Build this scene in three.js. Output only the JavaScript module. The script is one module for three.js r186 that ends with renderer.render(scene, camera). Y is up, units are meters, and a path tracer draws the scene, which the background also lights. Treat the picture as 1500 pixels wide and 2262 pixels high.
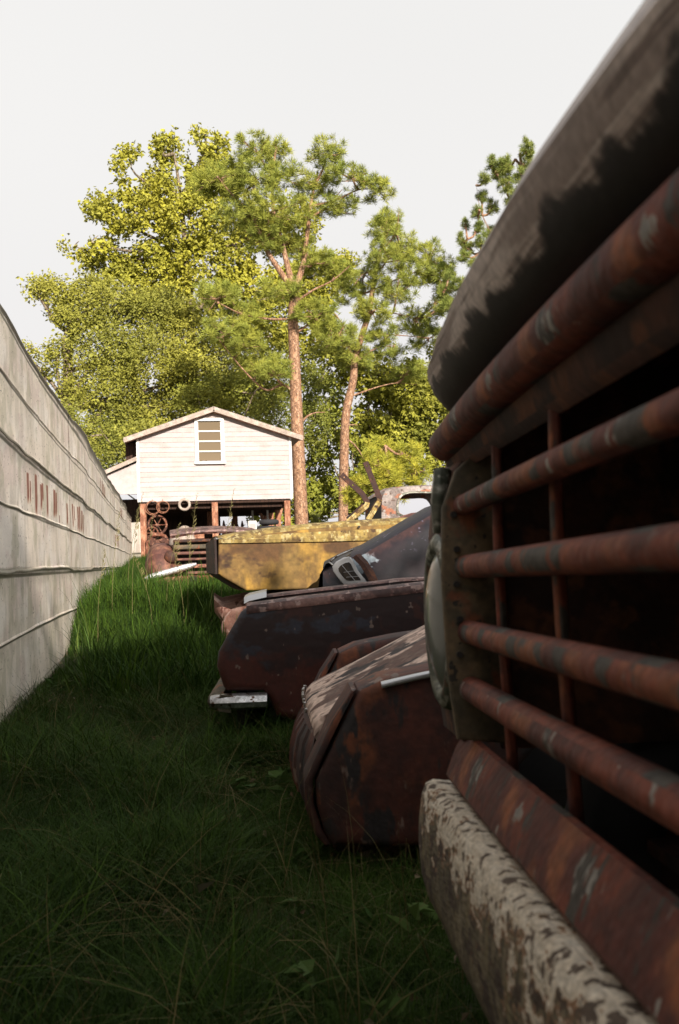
import * as THREE from 'three';
import { mergeGeometries, mergeVertices, toCreasedNormals } from 'three/addons/utils/BufferGeometryUtils.js';
import { RoundedBoxGeometry } from 'three/addons/geometries/RoundedBoxGeometry.js';

const V = (x, y, z) => new THREE.Vector3(x, y, z), D2R = Math.PI / 180;
const scene = new THREE.Scene();

// ---------- camera ----------
const camera = new THREE.PerspectiveCamera(54.42, 679 / 1024, 0.05, 600);
camera.position.set(0, 1.08, 0);
camera.rotation.order = 'YXZ';
camera.rotation.set(2.75 * D2R, -10.28 * D2R, -2.0 * D2R);
camera.focus = 8; camera.userData.fStop = 5.6;
scene.add(camera);

// ---------- sky, sun, exposure ----------
const SKY_W = 64, SKY_H = 64, skyData = new Float32Array(SKY_W * SKY_H * 4);
for (let j = 0; j < SKY_H; j++) {
  const el = ((j + 0.5) / SKY_H - 0.5) * 180, k = Math.min(1, Math.max(0, (el - 25) / 60));
  const s = k * k * (3 - 2 * k), low = [0.596, 0.59, 0.58], high = [0.545, 0.552, 0.56];
  const hz = Math.exp(-Math.max(0, el) / 9);   // thin bright haze, a touch lilac low down
  for (let i = 0; i < SKY_W; i++) for (let c = 0; c < 4; c++) skyData[(j * SKY_W + i) * 4 + c] = c === 3 ? 1 : el < -2 ? 0.12 : (low[c] + (high[c] - low[c]) * s) * (1 - [0.05, 0.075, 0.03][c] * hz) * (1 + 0.018 * Math.sin(i * 0.55 + j * 0.4) * Math.sin(j * 0.5 - i * 0.2));
}
const skyTex = new THREE.DataTexture(skyData, SKY_W, SKY_H, THREE.RGBAFormat, THREE.FloatType);
skyTex.mapping = THREE.EquirectangularReflectionMapping; skyTex.magFilter = THREE.LinearFilter; skyTex.needsUpdate = true;
scene.background = skyTex; scene.environment = skyTex;
const SUN = V(Math.sin(10 * D2R) * Math.cos(22 * D2R), Math.sin(22 * D2R), Math.cos(10 * D2R) * Math.cos(22 * D2R));
const sun = new THREE.DirectionalLight(new THREE.Color().setRGB(1.0, 0.89, 0.79), 5);
sun.position.copy(SUN).multiplyScalar(90).add(V(2, 1, -20)); sun.target.position.set(2, 1, -20);
sun.castShadow = true; sun.shadow.mapSize.set(4096, 4096);
Object.assign(sun.shadow.camera, { left: -45, right: 45, top: 45, bottom: -45, near: 1, far: 220 });
sun.shadow.bias = -0.0005;
scene.add(sun, sun.target);
const renderer = new THREE.WebGLRenderer({ antialias: true });
renderer.toneMapping = THREE.LinearToneMapping;
renderer.toneMappingExposure = 1.5;
renderer.shadowMap.enabled = true; renderer.shadowMap.type = THREE.PCFSoftShadowMap;

// ---------- helpers ----------
function rng(seed) { let a = seed >>> 0; return () => { a = (a + 0x6D2B79F5) | 0; let t = Math.imul(a ^ (a >>> 15), 1 | a); t = (t + Math.imul(t ^ (t >>> 7), 61 | t)) ^ t; return ((t ^ (t >>> 14)) >>> 0) / 4294967296; }; }
const R = rng(7), rr = (a, b, r = R) => a + (b - a) * r();
const sstep = (a, b, x) => { const t = Math.min(1, Math.max(0, (x - a) / (b - a))); return t * t * (3 - 2 * t); };
function hash(i, j, s) { let h = Math.imul(i, 374761393) + Math.imul(j, 668265263) + Math.imul(s, 974711); h = Math.imul(h ^ (h >>> 13), 1274126177); return ((h ^ (h >>> 16)) >>> 0) / 4294967296; }
function vn(x, y, px, py, s) {              // value noise that repeats after px, py cells
  const i = Math.floor(x), j = Math.floor(y), u = x - i, v = y - j, a = u * u * (3 - 2 * u), b = v * v * (3 - 2 * v);
  const w = (m, n) => hash(((m % px) + px) % px, ((n % py) + py) % py, s);
  return (w(i, j) * (1 - a) + w(i + 1, j) * a) * (1 - b) + (w(i, j + 1) * (1 - a) + w(i + 1, j + 1) * a) * b;
}
function fbm(u, v, fu, fv, oct, s) { let t = 0, a = 0.5, n = 0; for (let o = 0; o < oct; o++) { t += a * vn(u * fu, v * fv, fu, fv, s + o); n += a; a *= 0.55; fu *= 2; fv *= 2; } return t / n; }
const n1 = (x, s) => vn(x + 500, 0.5, 9999, 9999, s) - 0.5;
function mkTex(w, h, fn, srgb = true) {
  const d = new Uint8Array(w * h * 4);
  for (let j = 0; j < h; j++) for (let i = 0; i < w; i++) { const c = fn((i + 0.5) / w, (j + 0.5) / h), k = (j * w + i) * 4; d[k] = c[0]; d[k + 1] = c[1]; d[k + 2] = c[2]; d[k + 3] = 255; }
  const t = new THREE.DataTexture(d, w, h); t.wrapS = t.wrapT = THREE.RepeatWrapping; t.magFilter = THREE.LinearFilter; t.minFilter = THREE.LinearMipmapLinearFilter; t.generateMipmaps = true;
  if (srgb) t.colorSpace = THREE.SRGBColorSpace; t.needsUpdate = true; return t;
}
const mixc = (a, b, t) => [a[0] + (b[0] - a[0]) * t, a[1] + (b[1] - a[1]) * t, a[2] + (b[2] - a[2]) * t];
// worn metal: base colour, then layers [colour, freqU, freqV, threshold, softness]
function patina(seed, base, layers, size = 512, grain = 0.22) {
  return mkTex(size, size, (u, v) => {
    let c = base;
    layers.forEach((l, k) => { const f = fbm(u, v, l[1], l[2], 5, seed + k * 31); c = mixc(c, l[0], sstep(l[3] - l[4], l[3] + l[4], f)); });
    const g = 1 + grain * (fbm(u, v, 48, 48, 3, seed + 900) - 0.5) * 2 + grain * (fbm(u, v, 7, 7, 3, seed + 950) - 0.5);
    return [Math.min(255, c[0] * g), Math.min(255, c[1] * g), Math.min(255, c[2] * g)];
  });
}
const grainTex = mkTex(512, 512, (u, v) => { const f = 255 * (0.55 * fbm(u, v, 9, 9, 5, 77) + 0.45 * fbm(u, v, 60, 60, 2, 78)); return [f, f, f]; }, false);
function mat(map, o = {}) {
  const { rep = 1, bump = 0.003, ...rest } = o;
  const m = new THREE.MeshStandardMaterial({ roughness: 0.75, ...rest });
  if (map) { m.map = rep === 1 ? map : map.clone(); m.map.repeat.set(rep, rep); m.map.needsUpdate = true; }
  if (bump) { m.bumpMap = grainTex; m.bumpScale = bump; }
  m.side = THREE.DoubleSide; return m;
}
const plain = (r, g, b, o = {}) => new THREE.MeshStandardMaterial({ color: new THREE.Color().setRGB(r, g, b), roughness: 0.85, side: THREE.DoubleSide, ...o });
const used = {};
const numbered = (n) => { used[n] = (used[n] ?? -1) + 1; return used[n] ? n + '_' + String(used[n]).padStart(3, '0') : n; };
function tag(o, label, category, group, kind) { if (label) o.userData.label = label; if (category) o.userData.category = category; if (group) o.userData.group = group; if (kind) o.userData.kind = kind; return o; }
function thing(name, label, category, pos = [0, 0, 0], group) { const g = new THREE.Group(); g.name = numbered(name); g.position.set(...pos); scene.add(g); return tag(g, label, category, group); }
// uv in metres from the dominant axis of each face
function boxUV(g, s = 1) {
  if (g.index) g = g.toNonIndexed();
  const p = g.attributes.position, uv = new Float32Array(p.count * 2), a = V(), b = V(), c = V(), n = V();
  for (let i = 0; i < p.count; i += 3) {
    a.fromBufferAttribute(p, i); b.fromBufferAttribute(p, i + 1); c.fromBufferAttribute(p, i + 2);
    n.copy(b).sub(a).cross(c.clone().sub(a)); const x = Math.abs(n.x), y = Math.abs(n.y), z = Math.abs(n.z);
    [a, b, c].forEach((q, k) => { const w = x >= y && x >= z ? [q.z, q.y] : y >= z ? [q.x, q.z] : [q.x, q.y]; uv[(i + k) * 2] = w[0] * (s[0] ?? s); uv[(i + k) * 2 + 1] = w[1] * (s[1] ?? s); });
  }
  g.setAttribute('uv', new THREE.BufferAttribute(uv, 2)); return g;
}
function mesh(name, geo, m, parent, uvs = 1) {
  if (Array.isArray(geo)) geo = mergeGeometries(geo.map((g) => { g = g.index ? g.toNonIndexed() : g; for (const k of Object.keys(g.attributes)) if (!['position', 'normal', 'uv'].includes(k)) g.deleteAttribute(k); return g; }));
  if (uvs) geo = boxUV(geo, uvs);
  const o = new THREE.Mesh(geo, m); o.name = name; o.castShadow = o.receiveShadow = true; (parent || scene).add(o); return o;
}
const box = (w, h, d, x = 0, y = 0, z = 0, rx = 0, ry = 0, rz = 0) => { const g = new THREE.BoxGeometry(w, h, d); g.rotateX(rx); g.rotateY(ry); g.rotateZ(rz); g.translate(x, y, z); return g; };
const rbox = (w, h, d, r, x = 0, y = 0, z = 0, ry = 0, rz = 0) => { const g = new RoundedBoxGeometry(w, h, d, 3, r); g.rotateZ(rz); g.rotateY(ry); g.translate(x, y, z); return g; };
// grid surface from equal-length sections; ring closes each section, caps close the ends
function loft(secs, { ring = false, caps = false, crease = 0.7 } = {}) {
  const n = secs[0].length, P = [], I = [];
  secs.forEach((s) => s.forEach((p) => P.push(p[0], p[1], p[2])));
  const m = ring ? n : n - 1;
  for (let i = 0; i < secs.length - 1; i++) for (let j = 0; j < m; j++) { const a = i * n + j, b = i * n + (j + 1) % n, c = a + n, d = b + n; I.push(a, c, b, b, c, d); }
  if (caps) for (const e of [0, secs.length - 1]) { const q = [0, 0, 0]; secs[e].forEach((p) => { q[0] += p[0] / n; q[1] += p[1] / n; q[2] += p[2] / n; }); P.push(...q); const k = P.length / 3 - 1; for (let j = 0; j < n; j++) { const a = e * n + j, b = e * n + (j + 1) % n; e ? I.push(a, k, b) : I.push(a, b, k); } }
  let g = new THREE.BufferGeometry(); g.setAttribute('position', new THREE.Float32BufferAttribute(P, 3)); g.setIndex(I);
  g = g.toNonIndexed(); g.setAttribute('uv', new THREE.BufferAttribute(new Float32Array(g.attributes.position.count * 2), 2));
  g.computeVertexNormals(); return toCreasedNormals(g, crease);
}
// tapered tube through points; r is a number per point
function limb(pts, rs, seg = 8, sub = 3) {
  const curve = new THREE.CatmullRomCurve3(pts.map((p) => Array.isArray(p) ? V(...p) : p)), N = (pts.length - 1) * sub, secs = [];
  let side = V(1, 0, 0.3).normalize();
  for (let i = 0; i <= N; i++) {
    const t = i / N, p = curve.getPoint(t), d = curve.getTangent(t), f = t * (pts.length - 1), k = Math.min(pts.length - 2, Math.floor(f)), r = rs[k] + (rs[k + 1] - rs[k]) * (f - k);
    side = side.clone().sub(d.clone().multiplyScalar(side.dot(d))); if (side.lengthSq() < 1e-6) side = V(0, 0, 1).cross(d); side.normalize();
    const w = d.clone().cross(side), s = [];
    for (let j = 0; j < seg; j++) { const a = j / seg * Math.PI * 2, c = Math.cos(a) * r, e = Math.sin(a) * r; s.push([p.x + side.x * c + w.x * e, p.y + side.y * c + w.y * e, p.z + side.z * c + w.z * e]); }
    secs.push(s);
  }
  return loft(secs, { ring: true, caps: true, crease: 1.4 });
}
function extrude(pts, depth, bevel = 0, holes = [], seg = 3) {   // outline in x,y; goes from z = 0 to z = -depth
  const s = new THREE.Shape(pts.map((p) => new THREE.Vector2(p[0], p[1])));
  holes.forEach((h) => s.holes.push(new THREE.Path(h.map((p) => new THREE.Vector2(p[0], p[1])))));
  const g = new THREE.ExtrudeGeometry(s, { depth: depth - 2 * bevel, bevelEnabled: bevel > 0, bevelThickness: bevel, bevelSize: bevel, bevelOffset: -bevel, bevelSegments: seg, curveSegments: 8 });
  g.translate(0, 0, -depth + bevel); return toCreasedNormals(g, 0.6);
}
function smoothPts(pts, n = 6, closed = true) { return new THREE.CatmullRomCurve3(pts.map((p) => V(p[0], p[1], 0)), closed, 'centripetal').getPoints(pts.length * n).slice(0, closed ? -1 : undefined).map((p) => [p.x, p.y]); }
const lathe = (pts, seg = 24) => new THREE.LatheGeometry(pts.map((p) => new THREE.Vector2(p[0], p[1])), seg);
const cyl = (r, h, x, y, z, axis = 'y', seg = 16, r2 = r) => { const g = new THREE.CylinderGeometry(r2, r, h, seg); if (axis === 'x') g.rotateZ(Math.PI / 2); if (axis === 'z') g.rotateX(Math.PI / 2); g.translate(x, y, z); return g; };
const torus = (r, t, x, y, z, axis = 'z', seg = 20) => { const g = new THREE.TorusGeometry(r, t, 8, seg); if (axis === 'x') g.rotateY(Math.PI / 2); if (axis === 'y') g.rotateX(Math.PI / 2); g.translate(x, y, z); return g; };
const ground = (x, z) => { const d = -z; return 0.15 * sstep(6.5, 11.5, d) + 0.27 * sstep(10, 16, d) + 0.6 * sstep(14, 29, d) + 0.3 * sstep(26, 40, d); };
const T = {"maple":{"b":[[1.0,25.93,-58.0,0.97,0.91],[3.28,25.67,-58.0,1.07,1.02],[0.49,24.61,-58.0,1.07,0.91],[2.45,24.36,-58.0,1.21,0.94],[-1.08,23.88,-58.0,1.07,1.21],[1.09,22.74,-58.0,2.01,1.48],[3.88,23.65,-58.0,1.61,1.61],[-2.79,21.96,-58.0,1.07,1.34],[-0.89,21.34,-58.0,2.15,1.48],[2.22,20.89,-58.0,2.15,1.61],[-4.36,19.67,-58.0,0.86,0.48],[-3.35,19.56,-58.0,1.02,0.64],[-2.6,19.18,-58.0,1.61,1.29],[-0.18,18.69,-58.0,2.41,1.48],[2.94,18.48,-58.0,2.28,1.61],[5.37,19.89,-58.0,2.01,1.88],[5.83,17.45,-58.0,2.41,1.61],[-1.89,17.07,-58.0,1.88,1.07],[1.58,16.59,-58.0,2.95,1.34],[9.36,17.78,-58.0,1.88,1.61],[7.91,15.04,-58.0,2.95,1.88],[11.33,18.91,-58.0,1.07,1.21],[8.11,21.04,-58.0,1.88,1.61]],"t":[[2.28,4.15,-58.0],[2.15,8.89,-58.0],[2.13,12.86,-58.0],[2.09,16.06,-58.0],[1.92,19.27,-58.0],[1.74,22.5,-58.0],[1.42,25.19,-58.0]]},"oak":{"b":[[-5.41,15.83,-52.0,0.87,0.63],[-5.76,15.13,-52.0,0.63,0.48],[-4.54,14.67,-52.0,0.96,0.82],[-3.4,15.51,-52.0,1.32,0.82],[-4.11,13.62,-52.0,0.82,0.63],[-2.06,14.47,-52.0,1.8,1.2],[0.12,14.25,-52.0,2.04,1.32],[2.08,13.31,-52.0,1.92,1.44],[-2.56,12.22,-52.0,1.92,1.44],[-0.3,11.4,-52.0,2.65,1.56],[2.0,10.69,-52.0,2.28,1.44],[-2.39,9.76,-52.0,1.68,1.44],[-3.44,8.14,-52.0,1.08,1.32],[-0.35,9.16,-52.0,2.4,1.08],[4.15,11.65,-52.0,1.8,1.44],[4.57,9.73,-52.0,1.92,1.2],[-1.41,8.0,-52.0,1.44,0.96],[-5.5,11.17,-52.0,0.53,0.43],[-6.37,12.21,-52.0,0.38,0.48],[-4.82,11.87,-52.0,0.72,0.72],[-4.18,10.24,-52.0,0.72,0.96]],"t":[[-4.55,3.54,-52.0],[-4.52,7.0,-52.0],[-4.38,9.31,-52.0],[-4.39,11.17,-52.0],[-4.17,13.04,-52.0],[-3.42,14.22,-52.0],[-2.5,14.93,-52.0]]},"pineA":{"b":[[5.7,20.01,-44.0,0.69,0.57],[4.61,19.5,-44.0,0.92,0.57],[3.37,18.73,-44.0,1.12,0.85],[2.45,18.29,-44.0,0.81,0.65],[4.57,18.05,-44.0,1.22,0.69],[5.91,18.41,-44.0,0.92,0.57],[7.88,19.53,-44.0,0.85,0.73],[7.47,18.35,-44.0,1.02,0.57],[8.94,18.4,-44.0,1.02,0.53],[10.08,17.77,-44.0,0.69,0.61],[8.38,17.33,-44.0,1.12,0.45],[5.34,16.62,-44.0,1.63,0.85],[4.02,16.79,-44.0,1.12,0.81],[6.13,15.6,-44.0,1.22,0.69],[4.79,15.57,-44.0,0.92,0.61],[7.34,14.69,-44.0,0.92,0.53],[8.21,14.39,-44.0,0.77,0.57],[2.8,12.97,-44.0,1.12,0.69],[3.88,12.26,-44.0,1.22,0.53],[5.54,13.21,-44.0,1.02,0.53],[3.15,11.34,-44.0,1.12,0.69],[4.62,10.02,-44.0,1.22,0.61],[3.94,10.84,-44.0,0.92,0.61],[7.05,12.09,-44.0,1.02,0.57],[7.95,11.16,-44.0,1.02,0.65],[5.91,8.79,-44.0,0.61,0.41],[5.11,9.51,-44.0,0.81,0.49]],"t":[[6.27,2.48,-44.0],[6.21,4.92,-44.0],[6.19,7.36,-44.0],[6.17,10.02,-44.0],[6.17,12.29,-44.0],[6.28,13.4,-44.0]],"l":[[[6.28,13.32,-44.0],[6.71,14.47,-44.0],[6.99,16.04,-44.0],[7.23,17.51,-44.0],[7.62,18.99,-44.0]],[[6.26,13.22,-44.0],[5.57,14.24,-44.0],[4.99,15.2,-44.0],[4.52,16.6,-44.0],[4.25,17.83,-44.0]],[[6.24,13.32,-44.0],[6.01,14.35,-44.0],[5.76,15.59,-44.0],[5.47,16.83,-44.0],[5.49,18.7,-44.0],[5.69,19.97,-44.0]],[[6.15,8.59,-44.0],[5.61,9.0,-44.0],[4.89,8.76,-44.0],[4.29,9.21,-44.0],[3.42,10.22,-44.0],[2.74,11.13,-44.0]],[[6.3,11.36,-44.0],[7.25,11.99,-44.0],[7.99,12.31,-44.0],[8.49,11.69,-44.0]],[[6.37,12.81,-44.0],[7.08,13.23,-44.0],[7.93,13.6,-44.0],[8.68,14.19,-44.0]],[[7.22,17.19,-44.0],[8.27,17.43,-44.0],[9.35,17.89,-44.0],[10.19,17.85,-44.0]],[[6.35,7.26,-44.0],[6.69,7.6,-44.0],[7.11,7.82,-44.0],[7.65,7.9,-44.0]],[[6.13,11.98,-44.0],[4.99,11.91,-44.0],[3.77,12.06,-44.0],[2.78,12.46,-44.0]],[[7.12,16.67,-44.0],[7.85,17.21,-44.0],[8.72,18.19,-44.0]],[[7.47,18.35,-44.0],[7.8,19.0,-44.0],[7.93,19.53,-44.0]],[[4.53,16.8,-44.0],[3.73,17.4,-44.0],[2.95,18.3,-44.0]]]},"pineB":{"b":[[12.06,18.25,-48.0,0.67,0.71],[11.16,17.44,-48.0,0.8,0.75],[12.67,17.06,-48.0,0.93,0.75],[13.82,16.5,-48.0,0.75,0.67],[11.45,15.88,-48.0,1.22,0.75],[13.07,15.33,-48.0,1.0,0.67],[10.27,15.12,-48.0,0.93,0.67],[9.74,14.48,-48.0,0.8,0.75],[11.86,14.39,-48.0,1.07,0.71],[14.05,15.12,-48.0,0.62,0.75],[14.74,15.71,-48.0,0.49,0.58],[10.66,13.23,-48.0,1.02,0.67],[12.98,13.02,-48.0,1.02,0.67],[13.65,12.11,-48.0,0.84,0.71],[9.23,11.86,-48.0,1.07,0.67],[9.89,10.95,-48.0,1.0,0.62],[11.52,11.48,-48.0,0.84,0.58],[12.53,10.5,-48.0,0.89,0.62],[14.56,14.31,-48.0,0.55,0.62],[13.94,13.38,-48.0,0.58,0.53],[11.08,12.21,-48.0,0.8,0.53]],"t":[[8.79,3.33,-48.0],[9.03,6.12,-48.0],[9.22,8.36,-48.0],[9.62,9.93,-48.0],[9.78,11.07,-48.0],[10.16,12.2,-48.0],[10.55,13.35,-48.0],[10.97,15.41,-48.0],[11.63,17.5,-48.0]],"l":[[[9.48,9.14,-48.0],[10.29,9.43,-48.0],[10.99,9.66,-48.0],[11.92,9.86,-48.0],[13.04,9.79,-48.0]],[[9.77,10.84,-48.0],[10.83,11.52,-48.0],[11.76,11.64,-48.0]],[[10.55,13.35,-48.0],[11.82,13.36,-48.0],[12.98,13.14,-48.0]],[[10.82,14.49,-48.0],[11.88,14.97,-48.0],[13.07,15.45,-48.0],[14.04,15.93,-48.0]],[[9.13,7.12,-48.0],[9.73,6.55,-48.0],[10.2,5.65,-48.0]],[[10.97,15.41,-48.0],[10.27,15.17,-48.0],[9.67,14.47,-48.0]],[[10.16,12.2,-48.0],[11.54,12.16,-48.0],[13.4,11.95,-48.0]],[[9.13,7.68,-48.0],[9.66,7.79,-48.0],[10.0,7.83,-48.0]],[[11.24,16.34,-48.0],[11.97,17.27,-48.0],[12.06,18.2,-48.0]]]},"pineC":{"b":[[16.14,18.88,-42.0,0.27,0.47],[16.51,19.04,-42.0,0.27,0.51],[15.81,18.66,-42.0,0.23,0.39],[16.98,18.74,-42.0,0.31,0.43],[15.36,18.16,-42.0,0.25,0.43],[14.99,18.42,-42.0,0.17,0.39],[14.66,17.83,-42.0,0.17,0.31],[14.77,17.31,-42.0,0.23,0.35],[15.48,17.44,-42.0,0.31,0.43],[16.24,17.67,-42.0,0.35,0.47],[16.78,17.69,-42.0,0.39,0.47],[15.77,16.72,-42.0,0.35,0.43],[16.41,16.64,-42.0,0.39,0.47],[15.24,16.81,-42.0,0.25,0.35],[14.21,16.2,-42.0,0.19,0.31],[14.45,15.76,-42.0,0.21,0.31],[13.93,15.99,-42.0,0.14,0.23],[13.62,15.16,-42.0,0.17,0.31],[13.88,14.76,-42.0,0.23,0.31],[14.31,14.93,-42.0,0.23,0.35],[14.85,15.15,-42.0,0.25,0.35],[15.3,15.78,-42.0,0.27,0.35],[13.54,14.3,-42.0,0.23,0.27],[13.95,13.9,-42.0,0.25,0.27],[13.28,13.07,-42.0,0.31,0.31],[12.86,12.86,-42.0,0.31,0.35],[13.47,12.57,-42.0,0.27,0.31],[12.72,12.05,-42.0,0.35,0.35],[13.1,13.68,-42.0,0.27,0.27],[14.59,14.12,-42.0,0.27,0.31]],"t":[[17.38,3.1,-42.0],[17.38,7.58,-42.0],[17.25,11.69,-42.0],[16.99,15.41,-42.0],[16.66,17.48,-42.0],[16.48,19.14,-42.0]],"l":[[[17.19,12.72,-42.0],[15.67,14.55,-42.0],[14.69,16.38,-42.0],[14.54,17.82,-42.0]],[[17.25,11.69,-42.0],[15.81,12.9,-42.0],[14.39,14.52,-42.0],[13.79,15.12,-42.0]],[[17.3,10.45,-42.0],[15.33,11.67,-42.0],[13.69,12.87,-42.0],[12.75,12.86,-42.0]],[[16.98,15.2,-42.0],[15.98,16.83,-42.0],[15.3,18.26,-42.0]],[[16.84,16.65,-42.0],[16.46,17.89,-42.0],[16.29,18.92,-42.0]],[[17.26,11.89,-42.0],[15.24,14.54,-42.0],[14.15,16.16,-42.0]],[[17.32,9.63,-42.0],[15.08,10.85,-42.0],[13.02,11.85,-42.0]]]},"underA":{"b":[[4.76,9.45,-49.0,1.81,1.02],[5.92,10.36,-49.0,1.36,1.13],[3.43,9.91,-49.0,1.36,0.91],[2.08,9.24,-49.0,1.59,0.91],[5.63,8.31,-49.0,1.36,1.13],[7.96,9.89,-49.0,0.91,1.02],[7.67,8.07,-49.0,1.02,1.36]]},"underB":{"b":[[8.74,9.54,-51.0,1.3,1.42],[8.55,7.63,-51.0,1.18,1.42],[8.25,5.74,-51.0,1.06,1.42],[8.56,4.32,-51.0,1.42,0.94],[9.82,6.19,-51.0,0.94,1.42],[7.59,3.87,-51.0,1.18,0.94],[10.49,4.51,-51.0,1.42,1.18],[5.69,3.45,-51.0,1.42,0.94]]},"underC":{"b":[[11.9,11.1,-53.0,1.59,1.35],[13.64,9.84,-53.0,1.47,1.47],[12.32,8.85,-53.0,1.72,1.47],[14.72,11.1,-53.0,1.23,1.47],[11.27,7.86,-53.0,1.35,1.23],[13.29,7.34,-53.0,1.47,1.47],[15.15,8.82,-53.0,1.23,1.47],[9.65,11.85,-53.0,1.47,1.23],[16.34,12.37,-53.0,1.23,1.23],[15.58,6.8,-53.0,1.47,1.47],[15.21,10.34,-53.0,1.23,1.1],[12.89,10.35,-53.0,1.47,1.1],[14.35,8.33,-53.0,1.23,1.1],[11.74,6.86,-53.0,1.35,1.1]]},"underD":{"b":[[-2.41,7.24,-47.0,1.3,0.98],[-0.98,6.7,-47.0,1.09,0.87],[-3.04,6.2,-47.0,1.09,0.87],[-0.35,7.22,-47.0,1.3,0.87],[-3.82,7.47,-47.0,0.87,1.09],[-1.62,5.97,-47.0,1.3,0.87]]},"youngpine":{"b":[[8.32,5.17,-36.0,0.47,0.47],[7.88,4.67,-36.0,0.53,0.43],[8.73,4.57,-36.0,0.6,0.47],[9.27,4.99,-36.0,0.47,0.5],[8.2,4.07,-36.0,0.63,0.4],[9.06,3.97,-36.0,0.6,0.4],[7.5,3.84,-36.0,0.47,0.4],[7.23,3.42,-36.0,0.47,0.33],[8.43,3.48,-36.0,0.67,0.33],[9.41,4.13,-36.0,0.4,0.57]],"t":[[8.43,2.47,-36.0],[8.42,3.99,-36.0],[8.36,5.25,-36.0]]},"palm":[[6.76,2.93,-41.0]]};
// ---------- materials ----------
const M = {};
M.soil = mat(patina(11, [70, 62, 44], [[[52, 58, 30], 6, 6, 0.5, 0.1], [[96, 82, 58], 14, 14, 0.6, 0.08]]), { rep: 0.4, roughness: 1, bump: 0.02 });
const fenceBase = (u, v, s) => {
  let c = [236, 224, 207];
  c = mixc(c, [240, 231, 218], sstep(0.4, 0.65, fbm(u, v, 5, 3, 4, s)));
  c = mixc(c, [216, 196, 186], 0.5 * sstep(0.52, 0.7, fbm(u, v, 5, 4, 4, s + 5)));
  c = mixc(c, [184, 174, 156], 0.4 * sstep(0.52, 0.72, fbm(u, v, 18, 2, 3, s + 9)));
  c = mixc(c, [168, 164, 136], 0.4 * sstep(0.56, 0.7, fbm(u, v, 9, 3, 4, s + 14)));
  const sp = fbm(u, v, 90, 40, 2, s + 20); c = mixc(c, [84, 62, 48], sstep(0.83, 0.88, sp));
  // dirt and algae lodged along the seams
  const w = 0.62 + 0.4 * (fbm(u, v, 10, 8, 4, s + 40) - 0.3), seam = Math.max(sstep(0.02, 0.006, Math.abs(v - 0.955)), sstep(0.016, 0.004, Math.abs(v - 0.478)), sstep(0.03, 0.0, v) * 0.8, sstep(0.975, 0.995, v));
  c = mixc(c, [82, 78, 62], Math.min(0.85, seam * w * 1.15));
  const g = 1 + 0.1 * (fbm(u, v, 200, 80, 2, s + 30) - 0.5); return c.map((q) => Math.min(255, q * g));
};
const streaks = (list) => (u, v, c, s) => {   // rust runs: [u, v top, length, half width]
  for (const [su, sv, len, w] of list) {
    const t = (sv - v) / len; if (t < 0 || t > 1) continue;
    const du = Math.abs(u - su - 0.004 * (fbm(u, v, 16, 16, 2, s) - 0.5)), k = sstep(w, w * 0.35, du) * (0.45 + 0.9 * fbm(u, v, 90, 24, 3, s + 3)) * sstep(1, 0.7, t) * sstep(0, 0.06, t);
    c = mixc(c, [128, 62, 34], Math.min(1, k * 1.15));
  } return c;
};
const stA = streaks([[0.74, 0.86, 0.3, 0.03], [0.79, 0.8, 0.22, 0.015], [0.92, 0.9, 0.42, 0.035]]);
const stB = streaks([[0.06, 0.84, 0.28, 0.03], [0.1, 0.86, 0.2, 0.03], [0.24, 0.88, 0.36, 0.035], [0.44, 0.88, 0.34, 0.04], [0.5, 0.86, 0.3, 0.03], [0.62, 0.62, 0.1, 0.02], [0.9, 0.82, 0.3, 0.03]]);
const stC = streaks([[0.13, 0.86, 0.34, 0.035], [0.2, 0.84, 0.22, 0.02], [0.34, 0.86, 0.36, 0.04], [0.42, 0.88, 0.4, 0.04], [0.54, 0.84, 0.34, 0.05], [0.66, 0.8, 0.3, 0.05]]);
const fenceTex = [[401, null], [433, stA], [467, stB], [499, stC]].map(([s, f]) => mkTex(1024, 512, (u, v) => { const c = fenceBase(u, v, s); return f ? f(u, v, c, s) : c; }));
M.fence = fenceTex.map((t) => mat(t, { roughness: 0.55, bump: 0.0015 }));
M.oldWood = mat(patina(21, [110, 84, 62], [[[70, 52, 40], 30, 3, 0.5, 0.08]]), { roughness: 0.95 });
M.siding = mat(patina(31, [184, 174, 172], [[[176, 164, 160], 4, 6, 0.58, 0.14]], 256, 0.05), { rep: 0.5, roughness: 0.8, bump: 0.001 });
M.sidingB = mat(patina(37, [178, 168, 165], [[[177, 165, 161], 4, 10, 0.55, 0.15]], 256, 0.04), { rep: 0.5, roughness: 0.8, bump: 0.001 });
M.whiteTrim = plain(0.74, 0.72, 0.68); M.rake = mat(patina(41, [176, 164, 152], [[[160, 146, 134], 6, 6, 0.5, 0.14]], 256), { roughness: 0.8 });
M.post = mat(patina(43, [156, 108, 82], [[[128, 84, 64], 24, 3, 0.5, 0.1], [[176, 132, 106], 12, 4, 0.6, 0.1]], 256), { roughness: 0.9 });
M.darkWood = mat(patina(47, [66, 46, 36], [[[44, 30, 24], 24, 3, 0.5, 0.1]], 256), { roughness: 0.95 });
M.pane = new THREE.MeshPhysicalMaterial({ color: new THREE.Color().setRGB(0.17, 0.125, 0.07), roughness: 0.12, clearcoat: 0.6, clearcoatRoughness: 0.1 });
M.orangeRust = mat(patina(53, [116, 70, 50], [[[76, 48, 38], 8, 8, 0.5, 0.1], [[166, 122, 98], 12, 12, 0.65, 0.08]], 256), { roughness: 0.85 });
M.rubber = plain(0.03, 0.03, 0.032, { roughness: 0.9 });
M.black = plain(0.03, 0.026, 0.024, { roughness: 0.95 });

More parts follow.
